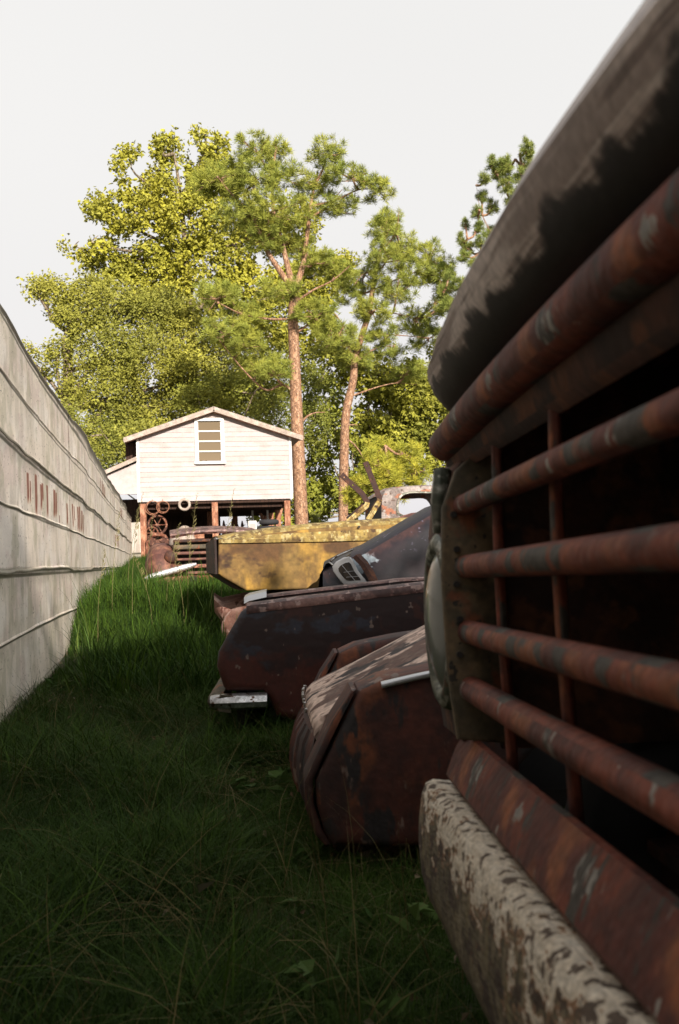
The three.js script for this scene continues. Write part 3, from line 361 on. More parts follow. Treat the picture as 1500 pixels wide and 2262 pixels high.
  const nearArc = (x, y) => { let b = 0, bd = 9; for (let k = 0; k < bo.length - 1; k++) { const dx = bo[k + 1][0] - bo[k][0], dy = bo[k + 1][1] - bo[k][1], q = Math.min(1, Math.max(0, ((x - bo[k][0]) * dx + (y - bo[k][1]) * dy) / (dx * dx + dy * dy))), d = Math.hypot(x - bo[k][0] - q * dx, y - bo[k][1] - q * dy); if (d < bd) { bd = d; b = barc[k] + q * (barc[k + 1] - barc[k]); } } return b; };
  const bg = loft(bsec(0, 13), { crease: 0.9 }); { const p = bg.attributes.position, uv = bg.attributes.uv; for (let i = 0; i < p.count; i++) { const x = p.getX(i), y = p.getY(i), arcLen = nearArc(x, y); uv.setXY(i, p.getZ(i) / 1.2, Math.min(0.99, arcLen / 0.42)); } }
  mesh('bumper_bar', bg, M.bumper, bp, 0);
  mesh('bumper_end', box(0.09, 0.22, 0.01, 0.01, 0.49, 1.175), M.rustPanel, bp); mesh('bumper_end', box(0.09, 0.22, 0.01, 0.01, 0.49, -1.19), M.rustPanel, bp);
  for (const q of [0.5, -0.5]) { mesh('bumper_bracket', box(0.5, 0.1, 0.08, -0.26, 0.5, q), M.rustPanel, T1); mesh('frame_rail', box(3.2, 0.16, 0.08, -1.9, 0.56, q * 0.84), M.rustPanel, T1); }
  // cab behind the hood
  const cab = [[-1.28, 0.7], [-1.28, 1.86], [-1.5, 2.36], [-1.7, 2.44], [-2.55, 2.44], [-2.68, 2.36], [-2.72, 0.7]], win = [[-1.5, 1.75], [-1.62, 2.26], [-2.4, 2.26], [-2.4, 1.75]];
  for (const s of [-1, 1]) mesh('cab_side', extrude(cab, 0.06, 0.015, [win]).translate(0, 0, s * 0.98 + 0.03), M.rustPanel, T1);
  mesh('cab_roof', rbox(1.2, 0.08, 2.0, 0.035, -2.1, 2.42, 0), M.rustPanel, T1); mesh('cab_back', box(0.05, 1.7, 1.92, -2.68, 1.55, 0), M.rustPanel, T1);
  mesh('windshield', box(0.02, 0.52, 1.86, -1.39, 2.1, 0, 0, 0, -0.41), M.pane, T1); mesh('cowl', box(0.06, 1.1, 1.92, -1.3, 1.3, 0), M.rustPanel, T1);
  for (const s of [-1, 1]) { const w = new THREE.Group(); w.name = 'wheel'; w.position.set(-3.2, 0.42, s * 0.85); T1.add(w); mesh('tyre', torus(0.32, 0.12, 0, 0, 0, 'z', 24), M.rubber, w); mesh('rim', cyl(0.24, 0.14, 0, 0, 0, 'z', 20), M.rustPanel, w); }
}

// ---------- nearest car: rusty, with a chalky hood ----------
M.c1 = mat(patina(201, [76, 38, 28], [[[50, 28, 24], 5, 4, 0.5, 0.12], [[104, 58, 36], 9, 7, 0.6, 0.1], [[40, 34, 34], 14, 6, 0.64, 0.05], [[112, 92, 82], 20, 9, 0.72, 0.04]]), { rep: 0.9, roughness: 0.72 });
M.c1hood = mat(mkTex(512, 512, (u, v) => {   // u runs up the hood, v across it
  let c = mixc([186, 158, 142], [208, 184, 168], fbm(u, v, 8, 8, 4, 211));
  c = mixc(c, [92, 66, 56], sstep(0.53, 0.58, fbm(u, v, 6, 9, 5, 215)));
  c = mixc(c, [44, 34, 32], sstep(0.63, 0.68, fbm(u, v, 8, 15, 4, 221)));
  c = mixc(c, [110, 90, 80], 0.6 * sstep(0.58, 0.66, fbm(u, v, 24, 30, 3, 225)));
  const g = 1 + 0.3 * (fbm(u, v, 90, 90, 2, 229) - 0.5); return c.map((q) => Math.min(255, q * g));
}), { roughness: 0.8, bump: 0.003 });
{
  const C1 = thing('rusty_car', 'dark rusty car with chalky pinkish hood, next beyond the truck bumper', 'car', [0.617, 0, -3.35]);
  C1.rotation.y = -0.131;
  const arch = (cx, cy, r, n = 10) => Array.from({ length: n + 1 }, (_, i) => { const a = Math.PI - Math.PI * i / n; return [cx + Math.cos(a) * r, cy + Math.sin(a) * r]; });
  const fen = [[0.035, 0.634], [-0.02, 0.53], [-0.122, 0.335], [-0.122, 0.255], [-0.097, 0.16], [-0.07, 0.114], [0.131, 0.1], [0.4, 0.1], ...arch(0.85, 0.12, 0.36), [1.45, 0.1], [1.45, 0.8], [0.8, 0.755], [0.306, 0.7], [0.114, 0.668]];
  const cap = [[0.012, 0.634], [-0.01, 0.6], [-0.06, 0.53], [-0.16, 0.332], [-0.16, 0.25], [-0.13, 0.155], [-0.096, 0.114], [-0.076, 0.12], [-0.103, 0.165], [-0.13, 0.255], [-0.13, 0.336], [-0.03, 0.533], [0.027, 0.636]];
  for (const k of [0, 1]) {
    const z = k ? -1.4 : 0;
    const f = mesh('fender', extrude(fen, 0.27, 0.03).translate(0, 0, z), M.c1, C1); if (!k) f.userData.label = 'near rusty front fender';
    mesh('headlight_housing', extrude(cap, 0.25, 0.012).translate(0, 0, z - 0.012), M.c1, C1);
  }
  mesh('trim_strip', limb([[0.112, 0.652, 0.012], [0.306, 0.686, 0.012], [0.8, 0.738, 0.012], [1.42, 0.782, 0.012]], [0.012, 0.012, 0.012, 0.012], 8), M.trim, C1);
  const prof = [[-0.118, 0.462], [-0.112, 0.482], [-0.09, 0.502], [-0.02, 0.535], [0.1, 0.585], [0.25, 0.655], [0.48, 0.765], [0.8, 0.83], [1.3, 0.86], [1.45, 0.865]];
  const hood = [], cs = [0.27, 0.285, 0.4, 0.6, 0.74, 0.8, 0.835, 0.87, 0.93, 1.07, 1.27, 1.385, 1.4];
  for (const c of cs) { const k = 1 - ((c - 0.835) / 0.57) ** 2, e = (c < 0.28 || c > 1.39 ? -0.02 : 0) + 0.012 * Math.max(0, 1 - Math.abs(c - 0.835) / 0.05); hood.push([...prof.map(([a, y]) => [a - 0.025 * k, y + 0.035 * k + e, -c]), ...prof.slice().reverse().map(([a, y]) => [a - 0.025 * k + 0.01, y + 0.035 * k + e - 0.02, -c])]); }
  const hg = loft(hood, { ring: true, caps: true, crease: 0.6 }); { const p = hg.attributes.position, uv = hg.attributes.uv; for (let i = 0; i < p.count; i++) uv.setXY(i, p.getX(i) * 0.95, p.getZ(i) * 0.95); }
  mesh('hood', hg, M.c1hood, C1, 0);
  const gp = [[-0.1, 0.465], [-0.15, 0.44], [-0.185, 0.39], [-0.205, 0.32], [-0.21, 0.25], [-0.195, 0.18], [-0.15, 0.11]];
  mesh('front_panel', loft([0.26, 0.35, 0.5, 0.7, 0.9, 1.1, 1.3, 1.4].map((c) => { const k = 0.3 + 0.7 * (1 - ((c - 0.83) / 0.57) ** 2); return gp.map(([a, y]) => [-0.1 + (a + 0.1) * k, y, -c]); })), M.c1, C1);
  for (let j = 0; j < 7; j++) { const c = 0.42 + j * 0.137, k = 0.3 + 0.7 * (1 - ((c - 0.83) / 0.57) ** 2); mesh('grille_rib', loft(gp.slice(1, 6).map(([x, y]) => [[-0.1 + (x + 0.1) * k + 0.004, y, -c + 0.02], [-0.1 + (x + 0.1) * k - 0.007, y, -c], [-0.1 + (x + 0.1) * k + 0.004, y, -c - 0.02]])), M.c1, C1); }
  for (let k = 0; k < 9; k++) { const c = 0.5 + k * 0.1, q = 1 - ((c - 0.835) / 0.57) ** 2; mesh('chrome_letter', rbox(0.012, 0.02, 0.018, 0.005, -0.125 - 0.025 * q, 0.478 + 0.035 * q + 0.004 * (k % 2), -c), M.chrome, C1); }
  mesh('hub_drum', [cyl(0.15, 0.2, 0.07, 0.0, -0.22, 'z', 28), cyl(0.08, 0.24, 0.07, 0.0, -0.2, 'z', 20)], M.c1, C1);
  mesh('body_side', [extrude([[1.47, 0.12], [1.47, 0.8], [2.9, 0.84], [4.1, 0.78], [4.25, 0.6], [4.2, 0.2], [3.9, 0.12], ...arch(3.3, 0.12, 0.34).reverse(), [2.6, 0.12]], 0.2, 0.03), extrude([[1.47, 0.12], [1.47, 0.8], [2.9, 0.84], [4.1, 0.78], [4.25, 0.6], [4.2, 0.2], [3.9, 0.12], [2.6, 0.12]], 0.2, 0.03).translate(0, 0, -1.47)], M.c1, C1);
  mesh('trunk_lid', loft([[2.95, 0.82], [3.4, 0.86], [4.0, 0.8], [4.22, 0.55]].map(([a, y]) => [[a, y - 0.02, -0.18], [a, y + 0.03, -0.83], [a, y - 0.02, -1.5]])), M.c1, C1);
  mesh('floor_pan', box(4.1, 0.06, 1.3, 2.1, 0.2, -0.83), M.black, C1);
  for (const z of [-0.14, -1.53]) for (const q of [[[1.5, 0.82, z], [2.0, 1.22, z * 0.9 - 0.05]], [[3.3, 0.84, z], [2.85, 1.22, z * 0.9 - 0.05]]]) mesh('pillar', limb(q, [0.035, 0.03], 8, 1), M.c1, C1);
  mesh('roof', loft([[1.9, 1.2], [2.1, 1.27], [2.5, 1.3], [2.8, 1.26], [2.95, 1.2]].map(([a, y]) => [[a, y - 0.06, -0.12], [a, y - 0.01, -0.2], [a, y + 0.03, -0.83], [a, y - 0.01, -1.46], [a, y - 0.06, -1.54]])), M.c1, C1);
}

// ---------- second car: dark maroon with one chrome bumper wing ----------
M.c2 = mat(mkTex(1024, 512, (u, v) => {   // 4 m by 2 m: old dark paint left on top, red rust where it has gone
  const y = v * 2; let c = mixc([62, 26, 21], [82, 38, 28], fbm(u, v, 30, 16, 4, 231));
  const b = y + 0.3 * (fbm(u, v, 16, 10, 5, 235) - 0.5) + 0.12 * (fbm(u, v, 70, 40, 3, 237) - 0.5); c = mixc(c, [40, 23, 23], sstep(0.5, 0.6, b));
  c = mixc(c, [50, 54, 66], 0.8 * sstep(0.6, 0.68, fbm(u, v, 18, 14, 5, 241)) * sstep(0.5, 0.62, b)); c = mixc(c, [70, 36, 28], 0.7 * sstep(0.62, 0.7, fbm(u, v, 40, 20, 3, 243)));
  c = mixc(c, [112, 96, 88], sstep(0.8, 0.84, fbm(u, v, 120, 40, 3, 247))); const g = 1 + 0.25 * (fbm(u, v, 300, 150, 2, 249) - 0.5); return c.map((q) => q * g);
}), { roughness: 0.55 });
M.c2top = mat(patina(239, [116, 84, 76], [[[70, 44, 40], 8, 12, 0.5, 0.1], [[150, 124, 116], 16, 16, 0.66, 0.06]]), { rep: 1.3, roughness: 0.55 });
{
  const C2 = thing('maroon_car', 'dark maroon wreck with long flat fender and one chrome bumper wing', 'car', [0.467, 0, -5.6]);
  C2.rotation.y = -0.131;
  const side = [[0.01, 0.835], [-0.03, 0.81], [-0.1, 0.7], [-0.165, 0.59], [-0.176, 0.511], [-0.142, 0.392], [-0.12, 0.368], [0.081, 0.36], [0.11, 0.32], [0.15, 0.22], [0.3, 0.17], [0.55, 0.17], [0.62, 0.4], [0.78, 0.53], [1.0, 0.57], [1.22, 0.53], [1.38, 0.4], [1.45, 0.18], [3.9, 0.2], [4.1, 0.5], [4.05, 0.85], [3.0, 0.95], [1.013, 0.934], [0.4, 0.882]];
  mesh('fender', extrude(side, 0.26, 0.045, [], 5), M.c2, C2, [0.25, 0.5]).userData.label = 'near maroon slab side';
  mesh('fender', extrude(side, 0.26, 0.045, [], 4).translate(0, 0, -1.29), M.c2, C2, [0.25, 0.5]);
  const capL = [[0.0, 0.846], [0.2, 0.864], [0.5, 0.889], [1.013, 0.932], [2.0, 0.945]];
  mesh('fender_cap', loft(capL.map(([a, y]) => [[a, y - 0.05, 0.004], [a, y - 0.03, 0.006], [a, y - 0.006, -0.006], [a, y + 0.008, -0.04], [a, y + 0.008, -0.13], [a, y - 0.012, -0.2]])), M.c2top, C2);
  mesh('fender_cap', loft(capL.map(([a, y]) => [[a, y - 0.016, -1.286], [a, y - 0.002, -1.3], [a, y + 0.006, -1.35], [a, y + 0.006, -1.42], [a, y - 0.012, -1.5]])), M.c2top, C2);
  mesh('deck', loft([[-0.12, 0.45], [-0.14, 0.6], [-0.06, 0.74], [0.0, 0.8], [0.3, 0.835], [1.2, 0.88], [1.4, 0.88]].map(([a, y]) => [[a, y - 0.01, -0.24], [a, y + 0.015, -0.5], [a, y + 0.025, -0.78], [a, y + 0.015, -1.05], [a, y - 0.01, -1.32]])), M.c2, C2);
  mesh('bumper', loft(Array.from({ length: 13 }, (_, i) => { const c = 0.03 - 1.62 * i / 12, k = Math.max(0, Math.abs(c + 0.78) - 0.72) / 0.09; return [[-0.15 + 0.05 * k, 0.35], [-0.2 + 0.05 * k, 0.355], [-0.235 + 0.06 * k, 0.33], [-0.242 + 0.06 * k, 0.3], [-0.225 + 0.06 * k, 0.265], [-0.15 + 0.05 * k, 0.255]].map(([a, y]) => [a, y, c]); }), { ring: true, caps: true }), M.olive, C2);
  const wing = mesh('bumper_wing', loft([[-0.215, 0.8], [-0.19, 0.9], [-0.12, 1], [0.0, 1], [0.085, 1], [0.1, 0.9]].map(([a, k]) => [[a, 0.312 + 0.042 * k, -0.04], [a, 0.312 + 0.045 * k, 0.0], [a, 0.312 + 0.03 * k, 0.03 * k], [a, 0.312, 0.045 * k], [a, 0.312 - 0.03 * k, 0.035 * k], [a, 0.312 - 0.045 * k, 0.0]]), { ring: true, caps: true }), M.chrome, C2); wing.userData.label = 'pitted chrome bumper wing';
  mesh('fender_tip', loft([[-0.075, 0.842], [-0.04, 0.86], [0.08, 0.882]].map(([a, y]) => [[a, y - 0.04, -1.26], [a, y, -1.28], [a, y + 0.012, -1.42], [a, y, -1.54]])), M.trim, C2);
  mesh('lower_body', [box(0.06, 0.22, 1.2, -0.05, 0.24, -0.78), box(3.8, 0.06, 1.2, 2.0, 0.22, -0.78)], M.black, C2);
  mesh('roof', loft([[1.9, 0.95], [2.3, 1.25], [2.8, 1.3], [3.2, 1.24], [3.6, 0.96]].map(([a, y]) => [[a, y - 0.05, -0.16], [a, y, -0.25], [a, y + 0.03, -0.78], [a, y, -1.31], [a, y - 0.05, -1.4]])), M.c2, C2);
}

// ---------- third car: plum fastback tail with a chrome framed tail lamp ----------
M.plum = mat(mkTex(1024, 512, (u, v) => {   // 4 m by 2 m of the body side
  const x = u * 4 - 4, y = v * 2, n = fbm(u, v, 24, 12, 5, 251);
  let c = mixc([36, 26, 32], [22, 19, 27], sstep(0.4, 0.6, n));
  c = mixc(c, [72, 46, 42], 0.75 * sstep(0.08, 0.0, Math.abs(y - (1.02 + (x + 1.82) * 0.545)) - 0.04 + 0.12 * (fbm(u, v, 60, 30, 3, 253) - 0.5)));
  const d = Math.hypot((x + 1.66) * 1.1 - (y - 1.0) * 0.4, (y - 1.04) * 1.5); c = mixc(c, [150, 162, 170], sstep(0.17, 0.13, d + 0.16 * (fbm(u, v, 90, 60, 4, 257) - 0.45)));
  c = mixc(c, [96, 92, 108], 0.8 * sstep(0.7, 0.76, fbm(u, v, 130, 70, 3, 261)) * sstep(0.45, 0.6, fbm(u, v, 14, 8, 2, 263)));
  const g = 1 + 0.25 * (fbm(u, v, 300, 150, 2, 267) - 0.5); return c.map((q) => q * g);
}), { roughness: 0.58 });
M.lens = mat(patina(259, [66, 56, 46], [[[40, 34, 30], 40, 6, 0.5, 0.08], [[96, 80, 60], 10, 30, 0.66, 0.05]], 256), { roughness: 0.4, bump: 0.004 });
{
  const C3 = thing('plum_fastback', 'dark plum fastback tail sloping up behind the maroon wreck', 'car', [3.326, 0, -8.337]); C3.rotation.y = -0.19;
  const ox = -3.2, oz = 8.7;
  const top = (x) => { const q = [[1.25, 1.02], [1.42, 1.1], [1.6, 1.165], [2.17, 1.47], [2.6, 1.6], [3.4, 1.62], [4.0, 1.2], [5.2, 1.05]]; let i = 0; while (i < q.length - 2 && x > q[i + 1][0]) i++; return q[i][1] + (q[i + 1][1] - q[i][1]) * (x - q[i][0]) / (q[i + 1][0] - q[i][0]); };
  const xs = [1.27, 1.3, 1.36, 1.42, 1.5, 1.6, 1.7, 1.85, 2.0, 2.17, 2.35, 2.6, 3.0, 3.4, 3.7, 4.0, 4.6, 5.1];
  const sec = (x) => { const y = top(x), h = [[0.3, -7.95], [0.6, -7.88], [0.86, -7.86], [Math.max(0.9, y - 0.16), -7.9], [y - 0.05, -7.98], [y, -8.1], [y + 0.035, -8.4], [y + 0.045, -8.7]]; return [...h.map(([yy, z]) => [x + ox, yy, z + oz]), ...h.slice(0, -1).reverse().map(([yy, z]) => [x + ox, yy, -17.4 - z + oz])]; };
  mesh('body', loft(xs.map(sec), { caps: true, ring: true, crease: 0.9 }), M.plum, C3, [0.25, 0.5]);
  mesh('dark_hole_sheet', loft([[1.27, 0.55], [1.24, 0.8], [1.26, 0.95], [1.32, 1.03], [1.38, 1.06]].map(([x, y]) => Array.from({ length: 7 }, (_, i) => [x + ox - 0.025 + 0.03 * hash(i, Math.round(y * 50), 3), y + 0.03 * hash(i, 7, Math.round(x * 90)), -0.7 + i * 0.233 + 0])).map((r) => r)), M.black, C3);  // black sheet stands for the darkness of the broken hole beside the lamp
  const L = new THREE.Group(); L.name = 'tail_lamp'; L.position.set(1.36 + ox, 0.88, -7.835 + oz); L.rotation.y = -0.12; C3.add(L);
  const qd = (s) => { const q = [[0.0, 0.145], [0.13, 0.215], [0.19, 0.11], [0.257, 0.005], [0.2, 0.0], [0.1, 0.002], [0.06, 0.035]], c = [0.125, 0.1]; return q.map(([x, y]) => [c[0] + (x - c[0]) * s, c[1] + (y - c[1]) * s]); };
  mesh('bezel', extrude(smoothPts(qd(1.08), 3), 0.03, 0.006, [smoothPts(qd(0.74), 3)]), M.trim, L);
  mesh('lens', extrude(smoothPts(qd(0.76), 3), 0.02, 0.004).translate(0, 0, -0.008), M.lens, L);
  mesh('lens_rib', [limb([[0.07, 0.155, -0.006], [0.17, 0.03, -0.006]], [0.003, 0.003], 5, 1), limb([[0.08, 0.1, -0.006], [0.18, 0.11, -0.006]], [0.002, 0.002], 5, 1), limb([[0.1, 0.06, -0.006], [0.21, 0.065, -0.006]], [0.002, 0.002], 5, 1)], M.trim, L);
  mesh('upper_bezel', loft([[-0.05, 0.18, -0.12], [0.0, 0.165, -0.01], [0.0, 0.15, 0.0]].map(([x, y, z], i) => [[x, y, z], [x + 0.07, y + 0.03 + 0.01 * (2 - i), z], [x + 0.14 + 0.05 * (i === 0), y + 0.07 + 0.012 * (2 - i), z]])), M.lens, L);
  mesh('upper_trim', [limb([[-0.05, 0.185, -0.12], [0.03, 0.235, -0.12], [0.15, 0.28, -0.12]], [0.008, 0.008, 0.008], 6), limb([[-0.05, 0.185, -0.12], [0.0, 0.158, 0.0]], [0.006, 0.006], 6, 1)], M.chrome, L);
  mesh('lamp_housing', loft([[0.17, 0.225], [0.23, 0.16], [0.275, 0.08], [0.31, 0.005]].map(([x, y]) => [[x - 0.015, y - 0.01, 0.006], [x + 0.015, y + 0.01, -0.004], [x + 0.04, y + 0.02, -0.06]])), M.rustPanel, L);
}

// ---------- yellow car shell on top of the pink one ----------
M.yellow = mat(patina(271, [124, 100, 54], [[[108, 84, 46], 8, 3, 0.5, 0.15], [[158, 124, 56], 14, 5, 0.6, 0.12], [[84, 60, 34], 4, 5, 0.63, 0.06], [[60, 42, 28], 5, 7, 0.7, 0.04]]), { rep: 0.5, roughness: 0.85, bump: 0.003 });
M.yellowTop = mat(patina(277, [142, 122, 68], [[[104, 84, 48], 14, 10, 0.52, 0.1], [[164, 150, 104], 30, 20, 0.62, 0.06], [[66, 48, 34], 12, 16, 0.7, 0.04]]), { rep: 0.9, roughness: 0.9, bump: 0.004 });
M.darkRustAndShade = mat(patina(281, [58, 34, 26], [[[36, 24, 20], 6, 6, 0.5, 0.1], [[88, 52, 34], 12, 12, 0.66, 0.06]]), { roughness: 0.8 });  // dark rust, also the painted shade on the yellow shell's left end
{
  const Y1 = thing('yellow_car_shell', 'mustard yellow slab-sided car shell stacked on a pinkish wreck', 'car shell', [2, 0.8, -10.6]);
  const f = (p) => p.map(([x, y]) => [x - 2, y - 0.8]);
  mesh('body', extrude(f([[0.557, 1.31], [0.547, 0.984], [0.6, 0.945], [0.817, 0.812], [1.506, 0.802], [3.4, 0.802], [3.6, 1.0], [3.6, 1.3], [3.4, 1.42], [2.4, 1.42], [1.5, 1.4], [0.9, 1.35]]), 1.9, 0.025).translate(0, 0, 0.9), M.yellow, Y1);
  const lid = [[0.56, 1.285, 1.352], [0.75, 1.282, 1.385], [1.1, 1.277, 1.425], [1.53, 1.273, 1.456], [1.98, 1.268, 1.475], [2.4, 1.27, 1.487], [3.0, 1.28, 1.49], [3.45, 1.29, 1.47]];
  const lw = (i) => 0.006 * (hash(i, 3, 8) - 0.5);
  mesh('deck_lid', loft(lid.map(([x, a, b], i) => [[x, a + lw(i), 0.9], [x, a - 0.006 + lw(i), 0.925], [x, a + 0.03, 0.932], [x, (a + b) / 2, 0.9], [x, b - 0.03, 0.84], [x, b - 0.005, 0.76], [x, b + 0.01, 0.5], [x, b + 0.02, 0], [x, b + 0.01, -0.6], [x, b - 0.03, -0.95], [x, a, -1.02]].map(([xx, y, z]) => [xx - 2, y - 0.8, z])), { crease: 0.6 }), M.yellowTop, Y1);
  mesh('end_panel', extrude([[-1.0, 0.185], [0.9, 0.185], [0.9, 0.51], [0.8, 0.535], [-0.9, 0.52], [-1.0, 0.5]], 0.02).rotateY(-Math.PI / 2).translate(-1.48, 0, 0), M.darkRustAndShade, Y1);  // left end in shade: darkness put into this plate and the one below
  mesh('lower_panel', loft([[-1.468, 0.188], [-1.41, 0.14], [-1.19, -0.002]].map(([x, y]) => [[x, y, 0.86], [x, y, 0], [x, y, -0.98]])), M.darkRustAndShade, Y1);
  mesh('torn_trim', loft([[0.88, 0.52, 0.4], [0.6, 0.54, 0.44], [0.2, 0.53, 0.43], [-0.2, 0.52, 0.47], [-0.6, 0.52, 0.47]].map(([z, a, b]) => [[-1.4, a + 0.012, z], [-1.47, a, z], [-1.472, b, z], [-1.465, b - 0.01, z]])), M.trim, Y1);
  mesh('bolt_hole', cyl(0.012, 0.01, -0.0, 0.0, 0, 'z', 10).translate(-0.055, 0.6, 0.93), M.black, Y1);
}
// two bent brackets standing on the yellow shell
{
  const strip = (pts, w, holes) => { const A = [], B = []; pts.forEach((p, i) => { const a = pts[Math.max(0, i - 1)], b = pts[Math.min(pts.length - 1, i + 1)], dx = b[0] - a[0], dy = b[1] - a[1], l = Math.hypot(dx, dy); A.push([p[0] - dy / l * w, p[1] + dx / l * w]); B.unshift([p[0] + dy / l * w, p[1] - dx / l * w]); }); return extrude([...A, ...B], 0.014, 0, holes.map((h) => Array.from({ length: 8 }, (_, k) => [h[0] + 0.009 * Math.cos(k * Math.PI / 4), h[1] + 0.009 * Math.sin(k * Math.PI / 4)]))); };
  const mk = (label, x, y, z, foot, arm, holes) => { const b = thing('bent_bracket', label, 'bracket', [x, y, z], 'brackets on the yellow shell'); mesh('arm', strip(arm, 0.029, holes), M.darkRustAndShade, b); mesh('foot', strip(foot, 0.027, []).translate(0, 0, 0.016), M.yellowTop, b); mesh('web', loft([foot[0], foot[1], foot[2]].map(([a, c]) => [[a + 0.02, c + 0.02, 0.02], [a - 0.01, c + 0.045, -0.05]])), M.darkRustAndShade, b); };
  mk('shorter left bent steel bracket on the yellow car shell', 1.943, 1.474, -10.25, [[0, 0.0], [0.1, 0.08], [0.205, 0.165], [0.215, 0.2]], [[0.212, 0.15], [0.214, 0.21], [0.17, 0.29], [-0.05, 0.5]], [[-0.02, 0.471], [0.07, 0.385]]);
  mk('taller right bent steel bracket on the yellow car shell', 2.17, 1.488, -10.2, [[-0.02, 0.0], [0.04, 0.09], [0.1, 0.18], [0.115, 0.21]], [[0.108, 0.15], [0.112, 0.23], [0.08, 0.32], [-0.025, 0.61]], [[-0.01, 0.565], [0.04, 0.43]]);
}

// ---------- generic old saloon ----------
function saloon(name, label, pos, turn, m, o = {}) {
  const { L = 4.3, W = 0.86, H = 1.3, belt = 0.84, roof = true, bumperM = M.trim, front = true } = o, c = thing(name, label, 'car', pos); c.rotation.y = turn;
  const ring = (x, w, yb, yt, e = 3.2) => Array.from({ length: 24 }, (_, i) => { const a = i / 24 * Math.PI * 2, ca = Math.cos(a), sa = Math.sin(a); return [x, (yb + yt) / 2 + (yt - yb) / 2 * Math.sign(sa) * Math.abs(sa) ** (2 / e), w * Math.sign(ca) * Math.abs(ca) ** (2 / e)]; });
  const B = [[-0.5, 0.62, 0.42, 0.62], [-0.48, 0.8, 0.3, belt * 0.86], [-0.42, 0.9, 0.24, belt * 0.93], [-0.3, 0.96, 0.22, belt * 0.97], [-0.12, 1, 0.2, belt * 1.02], [0.1, 1, 0.2, belt * 1.02], [0.3, 0.98, 0.22, belt], [0.42, 0.92, 0.26, belt * 0.95], [0.48, 0.8, 0.3, belt * 0.84], [0.5, 0.6, 0.42, belt * 0.7]];
  mesh('body', loft(B.map(([x, w, a, b]) => ring(x * L, w * W * 0.94, a, b)), { ring: true, caps: true, crease: 2 }), m, c);
  for (const [x, s] of [[-0.34, 1], [-0.34, -1], [0.3, 1], [0.3, -1]]) {
    { const g = new THREE.SphereGeometry(1, 24, 16), p = g.attributes.position; for (let i = 0; i < p.count; i++) { const X0 = p.getX(i), Y0 = Math.max(-0.35, p.getY(i)), Z0 = p.getZ(i); p.setXYZ(i, x * L + (x < 0 ? 0.05 : 0) + Math.sign(X0) * Math.abs(X0) ** 0.85 * 0.66, belt * 0.42 + Y0 * belt * 0.5, s * (W * 0.8) + Z0 * 0.2); } g.computeVertexNormals(); mesh('fender', g, m, c); }
    const w = new THREE.Group(); w.name = 'wheel'; w.position.set(x * L + 0.02, 0.24, s * (W - 0.08)); c.add(w); mesh('tyre', torus(0.22, 0.085, 0, 0, 0, 'z', 20), M.rubber, w); mesh('rim', cyl(0.16, 0.08, 0, 0, 0, 'z', 16), M.darkRustAndShade, w);
  }
  if (roof) {
    mesh('roof', loft([[-0.13, H - 0.1, 0.6], [-0.09, H - 0.03, 0.66], [0, H, 0.68], [0.12, H - 0.02, 0.66], [0.2, H - 0.1, 0.6], [0.26, belt + 0.1, 0.6]].map(([x, y, w]) => [[x * L, y - 0.1, -w - 0.05], [x * L, y - 0.03, -w], [x * L, y + 0.01, -w * 0.6], [x * L, y + 0.025, 0], [x * L, y + 0.01, w * 0.6], [x * L, y - 0.03, w], [x * L, y - 0.1, w + 0.05]]), { crease: 1 }), m, c);
    for (const s of [-1, 1]) for (const [a, b] of [[[-0.2, belt - 0.02, 0.74], [-0.13, H - 0.08, 0.64]], [[0.04, belt - 0.02, 0.78], [0.04, H - 0.06, 0.69]], [[0.26, belt - 0.02, 0.74], [0.19, H - 0.08, 0.63]]]) mesh('pillar', limb([[a[0] * L, a[1], s * a[2]], [b[0] * L, b[1], s * b[2]]], [0.04, 0.03], 8, 1), m, c);
    mesh('seat_back', [rbox(0.14, 0.4, 1.2, 0.05, 0.02 * L, belt + 0.06, 0), rbox(0.16, 0.4, 1.2, 0.05, 0.17 * L, belt + 0.02, 0)], M.black, c);
  }
  if (front) mesh('bumper', loft(Array.from({ length: 9 }, (_, i) => { const z = -W * 0.92 + W * 1.84 * i / 8, b = -L / 2 - 0.1 + 0.22 * Math.abs(z / W) ** 3; return [[b, 0.5, z], [b - 0.04, 0.47, z], [b - 0.045, 0.42, z], [b, 0.38, z], [b + 0.03, 0.44, z]]; }), { ring: true, caps: true }), bumperM, c);
  if (front) for (const s of [-1, 1]) { const h = mesh('headlight', lathe([[0, 0.03], [0.06, 0.022], [0.085, 0.0], [0.1, -0.01], [0.1, -0.05]], 18).rotateZ(Math.PI / 2).translate(-L * 0.478, belt * 0.76, s * W * 0.7), M.darkRustAndShade, c); }
  if (front) mesh('grille_mouth', rbox(0.06, 0.16, 0.7, 0.02, -L * 0.492, 0.54, 0), M.black, c);
  return c;
}
M.pink = mat(patina(301, [146, 118, 108], [[[118, 84, 72], 6, 6, 0.55, 0.12], [[164, 140, 130], 9, 9, 0.62, 0.08], [[84, 48, 38], 16, 16, 0.68, 0.05]]), { rep: 0.9, roughness: 0.75 });
M.maroonRust = mat(patina(311, [98, 64, 54], [[[82, 50, 44], 6, 6, 0.5, 0.14], [[132, 92, 72], 9, 9, 0.6, 0.12]]), { rep: 0.8, roughness: 0.7 });
M.redRust = mat(patina(321, [134, 70, 54], [[[92, 48, 40], 6, 6, 0.5, 0.1], [[164, 116, 92], 9, 14, 0.62, 0.08]]), { rep: 0.8, roughness: 0.75 });
saloon('pinkish_wreck', 'low pinkish rusted wreck lying beneath the yellow car shell', [2.66, ground(0, -10.75), -10.8], -0.05, M.pink, { L: 4.2, belt: 0.65, roof: false, front: false });
